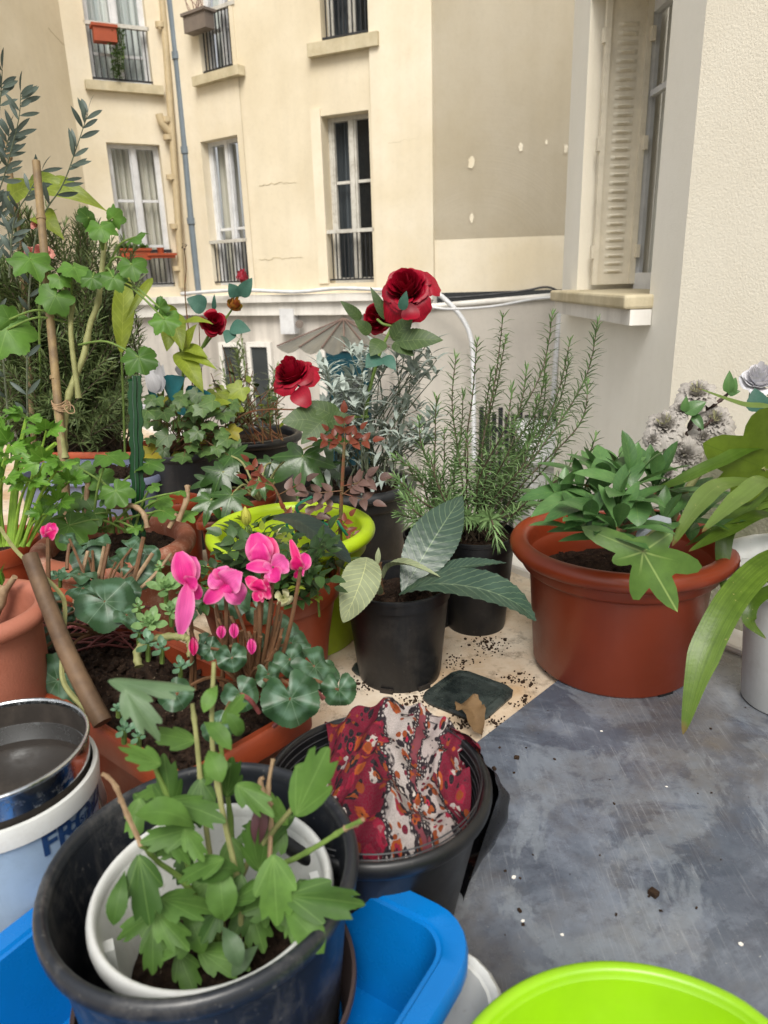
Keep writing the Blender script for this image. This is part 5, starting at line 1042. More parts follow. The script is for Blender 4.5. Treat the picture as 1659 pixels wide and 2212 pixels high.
# white silk lily with turquoise leaves
p=PL('silk_lily','artificial white lily with turquoise leaves rising from the ivy','artificial flower',C(370,950,1.9)); tube(p.mb('stem','stem_green'),[C(365,960,1.92),C(355,880,1.9),C(340,850,1.88)],.003,n=6)
for (x,y,dx,dy,d) in ((337,850,-3,-70,1.85),(385,810,45,-35,1.9),(318,905,-5,-35,1.85)):
    for k in range(5):
        a=C(x,y,d); ang=(k-2)*.35; e=C(x+dx+math.sin(ang)*28,y+dy*math.cos(ang*.6),d-.02*math.cos(k*2)); leaf(p.mb('blossom','whitepetal'),a,e,.034,toward(a,.1),'ovate',.15*math.cos(k),.2,8)
for (x0,y0,x1,y1,w_) in ((360,850,400,815,.07),(330,855,322,812,.02),(345,880,322,838,.02),(400,860,440,845,.05),(420,870,462,855,.06),(395,880,425,905,.05)): a=C(x0,y0,1.88); leaf(p.mb('foliage','turq'),a,C(x1,y1,1.84),w_,toward(a,.3),'ovate',.1,.15,12,serr=.04)
p.done()
# twiggy plant
p=PL('twiggy_plant','nearly bare thorny stems sprouting from the black back pot','plant',V(twg.location)+V((0,0,.24))); st=p.mb('stem','stem_rust')
for i in range(26):
    b=C(545+R(-70,70),950+R(-8,10),1.98); x=b; e=C(545+R(-110,100),R(770,900),1.98+R(-.1,.1)); Pp=tube(st,[b,b.lerp(e,.5)+V((R(-.04,.04),0,R(-.02,.04))),e],.0022,.001,5,4)
    for k in range(3,len(Pp)):
        if R(0,1)<.5: a=R(0,6.28); leaf(p.mb('foliage','yg' if i%3==0 else 'rosegreen'),Pp[k],Pp[k]+V((math.cos(a)*.03,math.sin(a)*.03,R(-.01,.02))),.016,None,'ovate',.1,.1,5,half=1)
tube(st,[C(455,945,1.9),C(540,890,1.88),C(640,885,1.85)],.003,.002,5,5); tube(st,[C(505,880,1.93),C(495,800,1.93),C(480,745,1.93)],.002,.0012,5,5); tube(st,[C(440,880,1.93),C(432,750,1.93),C(430,700,1.93)],.0018,.001,5,5)
p.done()
p=PL('dry_seed_stalk','single dry stalk with a dark seed head in front of the grey downpipe','plant',C(412,960,2.0)); tube(p.mb('stem','stem_rust'),[C(412,960,2.0),C(415,800,2.0),C(400,640,2.0),C(402,580,2.0),C(398,536,2.0)],.0022,.0012,5,5); m=p.mb('seed_head','bark')
for i in range(14): q=C(398+R(-5,5),533+R(-6,6),2.0+R(-.01,.01)); leaf(m,q,q+V((R(-1,1),R(-1,1),R(-1,1)))*.008,.006,None,'ovate',.1,.1,3,half=1)
p.done()
# fatsia dark (middle)
p=PL('fatsia_plant','glossy dark fatsia with drooping fingered leaves behind the lime pot','plant',V(fts.location)+V((0,0,.19))); st=p.mb('stem','stem_pale')
b=C(560,1080,1.66)
for (x,y,tx,ty,d,r,mt) in ((655,985,640,1060,1.55,.085,'fatsia_dark'),(480,1020,440,1100,1.6,.06,'fatsia_dark'),(500,985,560,1010,1.68,.06,'fatsia_dark'),(455,1040,420,1080,1.62,.05,'fatsia_dark'),(500,1070,480,1120,1.55,.06,'fatsia_dark'),(455,1080,440,1130,1.6,.055,'fatsia_dark'),(585,1000,560,1060,1.7,.05,'fatsia_dark'),(690,1010,720,1060,1.6,.06,'fatsia_dark'),(705,950,760,980,1.62,.06,'fatsia_dark'),(560,1040,580,1090,1.58,.04,'fatsia_dark')):
    c=C(x,y,d); tube(st,[b,b.lerp(c,.5)+V((0,0,.03)),c],.003,.002,6,5); pleaf(p.mb('foliage',mt),c,C(tx,ty,d-.03)-c,toward(c,R(.25,.6)),r,FAT,cup=-.2,wave=.05,droop=.1)
p.done()
# --- geranium tied to bamboo
p=PL('geranium_plant','tall woody stemmed geranium tied to a bamboo cane','geranium',V(geo.location)+V((-.08,0,.17))); st=p.mb('stem','stem_pale')
tube(st,[C(150,1170,1.62),C(140,1010,1.62),C(138,930,1.62),C(150,850,1.62),C(180,770,1.62),C(195,700,1.62),C(212,650,1.62),C(222,560,1.64),C(225,520,1.64)],.0085,.0055,9,6,knot=9)
tube(st,[C(140,990,1.60),C(125,900,1.60),C(122,830,1.62),C(118,765,1.62)],.008,.007,9,5,knot=8); tube(st,[C(170,860,1.62),C(153,720,1.6),C(158,640,1.6)],.006,.005,8,5,knot=8)
for (x,y,r,tx,ty,px_,py_,up) in ((65,560,62,90,600,150,650,.75),(160,578,45,180,610,155,650,.8),(128,602,32,130,650,150,650,.5),(120,640,52,95,690,155,700,.3),(218,490,45,235,530,222,540,.4),(292,512,38,320,500,228,590,.6),(285,572,44,300,620,228,580,.3),(245,600,40,225,640,225,600,.5),(15,712,78,-10,780,155,700,.35),(355,690,46,380,740,225,600,.25),(300,772,52,320,830,170,745,.3),(345,665,30,360,640,225,600,.4),(200,600,36,190,640,215,620,.6),(20,690,40,0,650,150,690,.5),(245,470,34,260,450,222,540,.3),(190,470,30,170,450,222,540,.4)):
    d=1.56; c=C(x,y,d); b=C(px_,py_,1.62); tube(p.mb('stem','stem_green'),[b,b.lerp(c,.5)+V((0,0,.02)),c],.0028,.002,6,6); pleaf(p.mb('foliage','geran'),c,C(tx,ty,d-.02)-c,toward(c,up),r/F_*d*.84,GER,cup=-.25,wave=.09,nth=64)
p.done()
t=thing('bamboo_cane','thick bamboo cane supporting the geranium','cane',C(146,1160,1.58)); m=MB(); tube(m,[C(148,1165,1.6),C(132,950,1.6),C(105,650,1.6),C(78,348,1.6)],.0095,.0085,10,7); m.build('cane','bamboo',t); m=MB()
for y in (470,640,815,1000): x=78+(y-348)*.086; q=C(x,y,1.6); d_=(C(x+8.6,y+100,1.6)-q).normalized(); tube(m,[q-d_*.004,q,q+d_*.004],.0105,n=10,k=1)
m.build('node','bamboo',t)
t=thing('bamboo_cane','thin brown cane with a tie behind the olive twigs','cane',C(60,980,2.0)); m=MB(); tube(m,[C(75,980,2.1),C(50,600,2.05),C(30,430,2.02),C(6,290,2.0)],.009,.008,9,6); m.build('cane','bamboo',t); m=MB(); q=C(15,330,2.01); lathe(m,[(.009,-.02),(.013,-.015),(.013,.015),(.009,.02)],q,10); m.build('binding','string',t)
m=MB(); q=C(131,876,1.6)
for i in range(5):
    pp=[q+V((math.cos(a+.3*i)*.017,math.sin(a+.3*i)*.017,.004*math.sin(a*2+i)+.004*(i-2))) for a in [j*.7 for j in range(10)]]; tube(m,pp,.0012,n=4,k=3)
tube(m,[q+V((.01,-.017,0)),C(155,875,1.57),C(161,890,1.57),C(148,892,1.57),C(138,880,1.58)],.0012,n=4,k=5); tube(m,[q+V((.01,-.017,0)),C(150,868,1.57),C(152,885,1.57)],.001,n=4); tag(m.build('string_tie','string'),'brown twine knotted round the geranium stem and cane','string')
# green toothed stake
t=thing('plant_support','glossy dark green toothed plastic plant support standing upright','plant support',C(300,1160,1.5)); 
for nm,mt,x0,x1,dd in (('rail','greenpl',-20,-9,0),('rail','greenpale',-8,-6.5,.002),('rail','greenpl',-5,4,-.004),('rail','greenpale',5,7.5,.002),('rail','greenpl',9,18,0)):
    m=MB(); vs=[]; N=60
    for i in range(N+1):
        y=812+(1160-812)*i/N; x=292+(y-812)*.028; tooth=(2.6 if x0<-12 else -0)*(1 if (i%6)<3 else 0); tr_=(2.6 if x1>13 else 0)*(1 if ((i+2)%6)<3 else 0); wv=1.2*math.sin(i*.5)
        yy=y+(12 if (x0<-12 and i==0) else 0); vs+= [C(x+x0*.68+wv*.7-tooth,yy,1.5+dd),C(x+x1*.68+wv*.7+tr_,yy,1.5+dd)]
    m.add(vs,[(2*i,2*i+1,2*i+3,2*i+2) for i in range(N)]); m.build(nm,mt,t,False,.004)
# lobed leaves in clay pot
p=PL('mallow_plant','low lobed green leaves with woody stubs in the weathered clay pot','plant',V(geo.location)+V((0,0,.17))); st=p.mb('stem','stem_green')
for (x,y,r,tx,ty,up) in ((235,985,44,270,1000,.7),(320,1000,40,370,1010,.7),(215,1030,40,235,1070,.4),(170,1010,40,150,1050,.5),(240,1075,34,265,1085,.6),(250,1060,44,290,1120,.3),(140,1090,30,160,1110,.5),(150,1135,60,190,1180,.45),(290,1140,20,300,1160,.5),(345,1080,36,380,1090,.7),(355,1105,34,385,1120,.8),(330,1050,22,350,1060,.5),(390,1062,20,405,1070,.8),(400,1110,30,425,1125,.7),(180,1070,40,210,1110,.5),(110,1120,40,80,1150,.5),(205,1110,30,220,1140,.4)):
    d=R(1.42,1.52); c=C(x,y,d); b=C(250+R(-60,60),1150,1.5); tube(st,[b,b.lerp(c,.5)+V((R(-.02,.02),0,.02)),c],.003,.002,6,4); pleaf(p.mb('foliage','geran'),c,C(tx,ty,d-.02)-c,toward(c,up),r/F_*d,MAL,cup=-.2,wave=.08,nth=80)
sw=p.mb('woody_stub','stem_dry'); tube(sw,[C(385,1125,1.42),C(403,1080,1.42),C(405,1050,1.43)],.0055,.005,8,4,knot=4); tube(sw,[C(365,1140,1.42),C(383,1110,1.42)],.005,n=8,k=3); tube(sw,[C(225,1080,1.5),C(250,1095,1.48),C(285,1092,1.46),C(310,1110,1.45),C(318,1140,1.45)],.0055,.005,8,5,knot=4); tube(sw,[C(175,1170,1.5),C(185,1090,1.5),C(190,1040,1.5)],.006,.005,8,4)
p.done()
# celery
p=PL('celery_plant','fresh green celery with thick stalks at the left edge','celery',V(cel.location)+V((0,0,.16))); st=p.mb('stalk','stem_celery')
for (x,y,r,bx_,w_) in ((58,900,36,20,.007),(20,960,40,0,.007),(95,1000,46,35,.006),(10,1030,36,0,.005),(110,1050,46,45,.005),(60,1040,40,30,.004),(100,930,40,40,.004),(60,960,36,25,.005),(0,900,40,-10,.006),(135,1000,34,50,.004),(125,1085,40,60,.003),(95,1110,30,50,.003),(15,990,40,10,.004),(150,1040,36,60,.004),(80,985,30,40,.004),(-10,940,40,-10,.005)):
    d=R(1.28,1.42); c=C(x,y,d); b=C(bx_,1180,1.36); Pp=tube(st,[b,b.lerp(c,.55)+V((R(-.01,.01),0,.01)),c],w_,w_*.45,7,5)
    for k in range(3): 
        a=(k-1)*1.1; dd=V((math.sin(a)+R(-.2,.2),-.3,math.cos(a)*.6+R(-.5,.2))); pleaf(p.mb('foliage','celery'),c+dd*.01,dd,toward(c,R(.3,.8)),r/F_*d*.95,CEL,cup=-.1,wave=.1,nth=80)
tube(st,[C(52,1000,1.34),C(85,985,1.32),C(120,958,1.3)],.004,n=6)
p.done()
# --- olive twigs top left
p=PL('olive_twigs','thin olive branches with grey green leaves at the top left','olive',C(20,990,1.95)); st=p.mb('stem','stem_grey')
def twig(pts,n,l,w_=.011):
    Pp=tube(st,[C(*q) for q in pts],.0028,.001,5,8); N=len(Pp)
    for k in range(2,N):
        for s in (-1,1):
            if R(0,1)<n:
                d,nn,sd=frame(Pp[k]-Pp[k-1],VW(Pp[k])); e=Pp[k]+d*l*R(.5,1)+sd*s*l*R(.4,.9)+nn*l*R(-.4,.5); leaf(p.mb('foliage','olive'),Pp[k],e,w_*R(.8,1.2),nn,'ellip',.08,.2,6,half=1)
    leaf(p.mb('foliage','olive'),Pp[-1],Pp[-1]+(Pp[-1]-Pp[-2]).normalized()*l,w_*.8,None,'ellip',.05,.2,5,half=1)
twig([(25,990,2.0),(0,700,1.95),(-20,500,1.9),(15,360,1.85),(40,260,1.82),(45,200,1.8)],.38,.05); twig([(60,980,2.0),(60,700,1.95),(80,500,1.9),(135,400,1.85),(165,320,1.83),(190,245,1.82)],.38,.05)
twig([(-10,500,1.9),(-5,300,1.86),(2,200,1.84),(5,150,1.82)],.35,.05); twig([(20,600,1.9),(30,480,1.88),(60,420,1.86),(90,370,1.85)],.4,.048); twig([(0,600,1.9),(-20,420,1.88),(10,330,1.86),(20,290,1.85)],.4,.048); twig([(30,560,1.9),(10,470,1.88),(-10,440,1.86)],.5,.048)
p.done()
p=PL('pink_silk_flower','faded salmon pink silk blossoms half hidden in the rosemary','artificial flower',C(80,760,2.0)); tube(p.mb('stem','stem_green'),[C(90,900,2.1),C(85,700,2.0),C(90,545,1.97)],.003,n=5)
for (x,y,r) in ((90,548,26),(65,545,16),(78,485,14)): c=C(x,y,1.95); m=MB(); rose(m,c,V((0,-.8,.5)),r/F_*1.95,1.0,4,x,ruf=.05); m.build('blossom','salmon',p.t)
p.done()
# --- lime pot rose
p=PL('rose_bush','young thorny rose with red and mauve leaves in the lime pot','rose',V(lime.location)+V((0,0,.2))); st=p.mb('stem','stem_rust')
b=C(735,1168,1.48); mn=tube(st,[b,C(736,1110,1.47),C(741,1010,1.46),C(744,955,1.46)],.0048,.003,7,6); m2=tube(st,[C(650,1165,1.5),C(615,1100,1.5),C(590,1050,1.5),C(560,1028,1.5)],.0035,.0022,6,6)
for k in range(3,len(mn)): 
    q=mn[k]; s=(-1)**k; leaf(st,q,q+V((s*.007,0,.003)),.003,None,'needle',0,.1,2,half=1)
def spray(c,dirv,mat,l=.03,n=5,up=.5):
    d,nn,s=frame(dirv,toward(c,up)); tube(st,[c,c+d*l*1.8],.0012,n=4,k=2)
    for k in range(n):
        t=(k//2+1)*l*.75; sg=0 if k==n-1 else (-1)**k; o=c+d*t; leaf(p.mb('foliage',mat),o,o+(d*(.6 if sg else 1)+s*sg*.9).normalized()*l,l*.6,nn+V((R(-.3,.3),R(-.3,.3),0)),'ovate',.05,.2,10,serr=.07,half=2)
for (x,y,dx,dy,mt,l) in ((744,955,0,-1,'rosered',.026),(744,958,-1,-.1,'rosered',.024),(744,958,1,-.1,'rosered',.026),(743,965,-.5,-.5,'rosered',.02),(743,965,.6,-.6,'rosered',.022),(739,1060,-1,.1,'rosemauve',.03),(741,1050,1,-.2,'rosemauve',.034),(738,1070,.8,-.6,'rosemauve',.03),(738,1065,1,.3,'rosemauve',.03),(736,1120,-1,.2,'rosemauve',.028),(736,1140,.6,.3,'rosered',.022),(735,1100,-.8,-.2,'rosemauve',.025),(590,1050,-1,-.3,'rosered',.024),(575,1035,-.8,-.8,'rosered',.022),(600,1070,1,-.5,'rosemauve',.03),(615,1100,1,.2,'rosemauve',.03),(640,1140,-.5,-.8,'rosered',.02),(725,1150,.7,-.8,'rosered',.02)): c=C(x,y,1.46); spray(c,RT*dx-UP*dy-Fw*.2,mt,l)
for (x,y) in ((640,1160),(700,1165),(760,1170),(690,1150),(655,1120)): b_=C(x,y,1.46); tube(p.mb('tie','tie'),[b_,b_+V((R(-.02,.02),R(-.02,.02),.03)),b_+V((R(-.03,.03),0,.045))],.003,n=5,k=3)
p.done()
# --- miniature roses
p=PL('miniature_rose_bush','bushy miniature rose with dark leaves and pale yellow buds','rose',V(mro.location)+V((0,0,.15))); st=p.mb('stem','stem_green')
def spray2(c,dirv,mat,l,n=5):
    d,nn,s=frame(dirv,toward(c,R(.4,.9)))
    for k in range(n):
        t=(k//2+1)*l*.7; sg=0 if k==n-1 else (-1)**k; o=c+d*t; leaf(p.mb('foliage',mat),o,o+(d*(.6 if sg else 1)+s*sg*.9).normalized()*l,l*.62,nn+V((R(-.4,.4),R(-.4,.4),0)),'ovate',R(-.05,.1),.2,8,serr=.08,half=2)
for i in range(120):
    x=R(430,700); y=R(1125,1290); d=R(1.12,1.32)
    if y<1165 and not (500<x<560): y+=60
    if x>640 and y<1190: continue
    if x<505 and y<1215: continue
    c=C(x,y,d); b=C(575+R(-60,60),1290,1.22); tube(st,[b,b.lerp(c,.6)+V((0,0,.01)),c],.0016,.001,4,3); spray2(c,V((R(-1,1),R(-1,.3),R(-.3,.6))),'rosegreen',R(.019,.03))
    if i%6==0: spray2(c,V((R(-1,1),R(-1,.3),R(0,.6))),'yg',.016)
for i,(x,y,l,mt) in enumerate(((533,1135,.033,'budyellow'),(607,1172,.027,'cream'),(682,1222,.018,'rosegreen'))):
    c=C(x,y,1.17); m=MB(); 
    for k in range(5): a=k*1.26; leaf(m,c+V((math.cos(a)*.003,math.sin(a)*.003,0)),c+V((0,0,l)),l*.42,V((math.cos(a),math.sin(a),.1)),'ovate',.18,-.3,7,half=2)
    m.build('bud',mt,p.t); sepals(p.mb('sepals','silkleaf'),c+V((0,0,.006)),V((0,0,1)),.014,5,-.9); tube(st,[C(x+8,y+110,1.2),C(x+3,y+50,1.18),c],.002,.0018,5,3)
c=C(612,1290,1.12); m=MB(); rose(m,c,V((.2,-.9,.3)),.014,1.2,3,5); m.build('bloom','cream',p.t)
p.done()
# --- cyclamen
def cyflower(parent,x,y,d,petals,mat,mat2=None):
    c=C(x,y,d); 
    for j,(dx,dy,w_,bend) in enumerate(petals):
        e=C(x+dx,y+dy,d+.01*math.sin(j*2)); m=MB(); L_=(e-c).length; n_=(VW(c)+V((.3*math.sin(j*2.3),0,.3*math.cos(j*1.7)))).normalized()
        leaf(m,c,e,w_/F_*d,n_,'petal',bend,.22,14,wav=.035,half=3); m.build('petal',mat2 if (mat2 and j%2) else mat,parent)
p=PL('cyclamen_plant','pink cyclamen in flower with a tuft of upright brown stems','cyclamen',C(540,1500,.92)); st=p.mb('stem','stem_brown'); dF=.90; base=C(535,1492,.92)
FL=[(405,1262,.86,[(-18,-70,52,.1),(12,-60,46,-.1),(20,-10,40,.1),(-15,108,40,.1),(28,30,34,.05)],'pink','pinkpale'),
 (487,1262,.86,[(-30,-25,60,.3),(0,-34,66,.35),(30,-26,60,.3),(-45,40,34,.25),(36,38,52,.25),(10,20,60,.3)],'pinkpale','pink'),
 (568,1218,.88,[(-18,-66,60,.15),(14,-58,56,.05),(-6,-45,50,.25)],'pink','magenta'),
 (590,1228,.87,[(-58,-4,30,.15),(28,-22,50,.2),(10,28,46,.15),(-20,10,40,.2)],'pink','pinkpale'),
 (648,1232,.9,[(-20,-66,20,.1),(14,-36,34,.1),(-10,-30,34,.1),(8,-4,30,.2),(-12,16,14,0)],'magenta','pink'),
 (560,1275,.86,[(-28,-28,28,.2),(24,-6,46,.3),(0,-24,40,.2),(-8,24,26,.1),(14,12,40,.3)],'magenta','magenta')]
for (x,y,d,pt,a,b_) in FL: cyflower(p.t,x,y,d,pt,a,b_)
for (x,y,x1,y1) in ((405,1262,412,1500),(487,1262,478,1480),(568,1218,545,1480),(590,1228,556,1490),(648,1232,592,1480),(560,1275,550,1490)):
    tube(st,[C(x1,y1,.93),C((x+x1)/2+6,(y+y1)/2,.89),C(x,y+6,.875),C(x,y,.87)],.0029,.0022,7,6)
for i in range(34):
    x=R(455,610); y=R(1300,1430); tube(st,[C(R(505,575),1500,.93),C(x*.7+535*.3,(y+1490)/2,.91),C(x,y,.9+R(-.02,.03))],.0028,.002,6,4)
for (x,y,l,dy) in ((417,1375,42,1),(505,1345,34,1),(543,1378,36,1),(478,1350,30,1)):
    m=MB(); c=C(x,y,.88)
    for k in range(4): a=k*1.57; leaf(m,c+V((math.cos(a)*.002,math.sin(a)*.002,0)),C(x+R(-3,3),y+l*dy,.88),.012,V((math.cos(a),math.sin(a),0)),'ellip',.1,-.3,6,half=1)
    m.build('bud','magenta' if x<450 else 'pink',p.t); tube(st,[C(x+5,1490,.93),C(x+2,y+10,.9),C(x-6,y-12,.88),c],.0022,.0018,6,6)
def cy(p,L_,mat='cyclamen',kind=CYC,stb=None,dz=0):
    for (x,y,r,tx,ty,d,up) in L_:
        c=C(x,y,d); m=MB(); pleaf(m,c,C(tx,ty,d)-c,(toward(c,up)+V((R(-.35,.35),R(-.35,.35),0))).normalized(),r/F_*d*.9,kind,cup=-.22,wave=.10,nth=88,fold=.12); m.build('leaf',mat,p.t)
        if stb: b=C(stb[0]+R(-20,20),stb[1],stb[2]); tube(p.mb('leaf_stalk','stem_brown'),[b,b.lerp(c,.5)+V((0,0,.02)),c],.0026,.002,6,5)
cy(p,[(628,1510,72,655,1600,.80,.45),(580,1458,34,585,1480,.86,.5),(500,1420,38,505,1450,.87,.5),(732,1490,44,735,1530,.88,.2),(628,1425,44,640,1440,.9,.6),(680,1440,58,720,1480,.9,.5),(520,1500,46,540,1540,.84,.3),(612,1358,40,640,1375,.96,.6),(455,1400,30,470,1415,.9,.6),(503,1295,48,530,1310,.98,.7),(560,1385,26,570,1400,.92,.6),(655,1500,40,650,1540,.87,.2),(590,1530,26,600,1550,.83,.6),(630,1390,48,680,1400,.95,.5),(380,1500,42,400,1530,.82,.5),(470,1570,40,500,1590,.8,.7),(440,1395,34,430,1420,.92,.7),(700,1460,40,735,1500,.92,.3),(395,1345,40,380,1370,.98,.7),(560,1320,36,580,1340,1.0,.6)],stb=(540,1490,.93))
for (x0,y0,x1,y1) in ((590,1570,640,1545),(700,1510,650,1480),(520,1500,560,1540)): tube(p.mb('leaf_stalk','stem_red'),[C(x0,y0,.84),C((x0+x1)/2,(y0+y1)/2-8,.84),C(x1,y1,.85)],.0028,n=6)
p.done()
p=PL('cyclamen_plant','second cyclamen of grey green leaves on leaning stalks with one small pink bloom','cyclamen',C(200,1370,1.05)); st=p.mb('stem','stem_brown')
cy(p,[(199,1172,42,240,1160,1.14,.75),(192,1205,46,205,1240,1.12,.35),(150,1165,24,165,1180,1.12,.6),(170,1240,44,230,1250,1.06,.9),(178,1270,42,215,1275,1.04,.92),(227,1300,72,270,1330,1.0,.6),(284,1185,38,310,1195,1.14,.65),(300,1235,44,330,1255,1.1,.5),(89,1378,32,110,1400,1.0,.6),(125,1470,70,90,1520,.95,.4),(55,1450,30,45,1500,.96,.3),(110,1300,30,130,1320,1.05,.6),(250,1215,30,270,1225,1.12,.7),(270,1275,40,300,1290,1.05,.8),(320,1200,30,340,1215,1.12,.7),(140,1330,26,150,1350,1.02,.6),(275,1330,34,300,1350,1.0,.85)],stb=(210,1370,1.05))
cyflower(p.t,104,1160,1.1,[(-10,-24,24,.3),(8,-30,28,.3),(16,-14,22,.3),(0,-10,26,.3),(14,-30,18,.2)],'magenta','pink'); tube(st,[C(105,1280,1.1),C(104,1220,1.1),C(104,1160,1.1)],.0038,.003,7,4)
for (x0,y0,x1,y1,w_) in ((255,1350,310,1160,.0042),(250,1340,330,1195,.0038),(215,1350,235,1175,.0038),(170,1340,190,1190,.0034),(270,1300,370,1195,.003),(190,1370,245,1265,.0034),(245,1345,264,1210,.003),(145,1230,150,1175,.003),(160,1330,175,1250,.003),(180,1330,225,1180,.003),(220,1330,290,1230,.003)): tube(p.mb('leaf_stalk','stem_brown' if x0%2 else 'stem_dry'),[C(x0,y0,1.08),C((x0+x1)/2+R(-10,10),(y0+y1)/2,1.09),C(x1,y1,1.1)],w_,w_*.8,7,5)
m=p.mb('root_stem','stem_red')
for i in range(34):
    x=R(110,300); y=R(1330,1410); x2=x+R(60,140)*random.choice((-1,1)); x2=min(345,max(70,x2)); y2=y+R(-40,20); a,b_=PZ(x,y,.172),PZ(x2,y2,.172); tube(m,[a,a.lerp(b_,.5)+V((0,0,R(.005,.03))),b_],R(.0012,.0028),n=5,k=5)
p.done()
m=MB(); a=[C(64,1200,.93),C(105,1310,.91),C(150,1420,.885),C(222,1562,.86)]; tube(m,a,.010,.0115,10,6); tag(m.build('wooden_stake','stake'),'weathered brown wooden stake leaning in the cyclamen planter','stake')
m=MB(); tube(m,[C(0,1140,1.0),C(40,1195,.98),C(120,1270,.95),C(140,1310,.95),C(135,1400,.92),C(140,1480,.9),C(205,1550,.87)],.0028,.0035,6,8); tag(m.build('vine_stem','stem_pale'),'long thin green stem bending down past the leaning stake','stem')
m=MB(); tube(m,[C(300,1440,.93),C(298,1405,.94),C(335,1380,.95),C(385,1375,.95),C(410,1385,.95),C(412,1420,.94)],.0048,n=8,k=7,knot=3); tag(m.build('bent_stem','stem_pale'),'pale hoop shaped bare stem arching over the planter soil','stem')
# succulents
def rosette(p,x,y,d,r,mat,n=16,up=.5,el0=.15):
    c=C(x,y,d); D_,N_,S_=frame(toward(c,up),V((1,0,.1)))
    for k in range(n):
        a=k*2.4; q=k/n; el=1.3-(1.15-el0*0)*q; l=r/F_*d*(.35+.65*q); dr=D_*math.sin(el)+(N_*math.cos(a)+S_*math.sin(a))*math.cos(el); leaf(p.mb('foliage',mat),c+dr*l*.05,c+dr*l,l*.5,D_,'obov',-.12,.3,7,half=2)
for lb,L_,mt,bs_ in (('pale green rosette succulent beside the pink cyclamen',[(359,1268,.98,46,18,.55),(345,1225,1.03,20,8,.6)],'succ',(359,1330,1.0)),
  ('looser pointed succulent rosette below the pale one',[(322,1345,.95,46,14,.5),(300,1310,.98,26,8,.5),(370,1320,.96,36,12,.5)],'succ',(320,1370,.96)),
  ('small fresh green succulent at the planter front edge',[(256,1530,.8,20,14,.6),(268,1575,.79,34,9,.4),(300,1590,.79,30,8,.5)],'succ2',(268,1600,.8)),
  ('grey green spoon leaved succulent by the hoop shaped stem',[(320,1390,.93,42,8,.6),(350,1400,.92,36,8,.6),(390,1440,.9,34,9,.5),(300,1365,.95,30,8,.6)],'succ2',(340,1430,.92)),
  ('spiky dark green succulent between the clay pot and the cyclamen',[(130,1245,1.12,26,14,.5),(105,1250,1.14,22,12,.5)],'succ2',(130,1280,1.12))):
    p=PL('succulent_plant',lb,'succulent',C(*bs_))
    for (x,y,d,r,n,up) in L_: rosette(p,x,y,d,r,mt,n,up); tube(p.mb('stem','stem_green'),[C(x,y+r*.9,d+.01),C(x,y,d)],.003,n=6,k=2)
    p.done()
# stubs in the salmon pot
p=PL('pruned_stub','greyish cut stub in the salmon pink pot','plant',C(0,1330,1.0)); tube(p.mb('stem','stem_dry'),[C(-15,1340,.98),C(5,1290,.97),C(10,1265,.97)],.006,n=8,k=4,knot=3); tube(p.mb('stem','stem_dry'),[C(5,1285,.97),C(32,1246,.96)],.005,.004,8,3); 
for (x,y) in ((5,1250),(12,1230),(-5,1225)): leaf(p.mb('foliage','celery'),C(5,1265,.97),C(x,y-15,.96),.012,None,'ovate',.1,.2,5,half=1)
p.done()
# --- foreground chrysanthemum
p=PL('chrysanthemum_plant','blurred leafy chrysanthemum with lobed leaves in the white inner pot','plant',V(whp.location)+V((0,0,.1))); st=p.mb('stem','stem_green'); sp=p.mb('stem','stem_pale')
b=C(500,2075,.66)
main=[[(500,2075,.66),(470,1950,.64),(440,1750,.62),(425,1600,.61),(415,1520,.61)],[(510,2080,.66),(520,1950,.62),(480,1750,.6),(458,1600,.6),(462,1430,.6)],[(500,2075,.66),(410,1920,.62),(340,1860,.6),(305,1820,.58)],[(520,2080,.66),(560,1950,.63),(590,1880,.62),(640,1853,.6),(690,1825,.59),(745,1790,.58),(782,1772,.57)],[(500,2075,.66),(520,1900,.65),(570,1820,.63),(620,1760,.6),(650,1720,.59)],[(480,2075,.66),(400,1850,.64),(370,1740,.62),(330,1650,.61)],[(505,2070,.66),(500,1800,.68),(480,1640,.67),(475,1560,.67)]]
for L_ in main: tube(st if len(L_)!=5 else sp,[C(*q) for q in L_],.0029,.0018,7,6,knot=7)
for L_ in ([(305,1825,.58),(275,1760,.575),(250,1700,.57),(232,1678,.57),(220,1672,.57)],[(262,1730,.575),(252,1700,.57)],[(580,1900,.62),(585,1780,.62),(580,1700,.62),(590,1640,.62)],[(585,1740,.62),(562,1690,.62),(570,1680,.62)],[(745,1790,.58),(770,1780,.575),(784,1770,.57)]): dr_=MB(); tube(dr_,[C(*q) for q in L_],.0022,.0016,6,5,knot=5); dr_.build('dead_twig','stem_dry',p.t)
m=MB(); c=C(566,1735,.6)
for k in range(6): a=k*1.05; leaf(m,c+V((math.cos(a)*.003,math.sin(a)*.003,0)),C(556,1822,.6)+V((math.cos(a)*.003,math.sin(a)*.003,0)),.008,V((math.cos(a),math.sin(a),0)),'lance',.1,.2,6,half=1)
m.build('withered_bud','maroon',p.t)
CH2=(lobes([(0,1,.22),(.33,.92,.15),(-.33,.92,.15),(.72,.68,.14),(-.72,.68,.14)],.1,.025,40,1.1),[0,.33,-.33,.72,-.72])
rx=random.Random(5)
def _lf():
    x=rx.uniform(270,700); y=rx.uniform(1640,2060); a=rx.uniform(0,6.28); l=rx.uniform(75,130); return (x,y,x+math.cos(a)*l,y+abs(math.sin(a))*l*.8+10,l*.9,rx.uniform(.58,.66),'chrys',rx.uniform(.2,.8),rx.choice((0,1,1)))
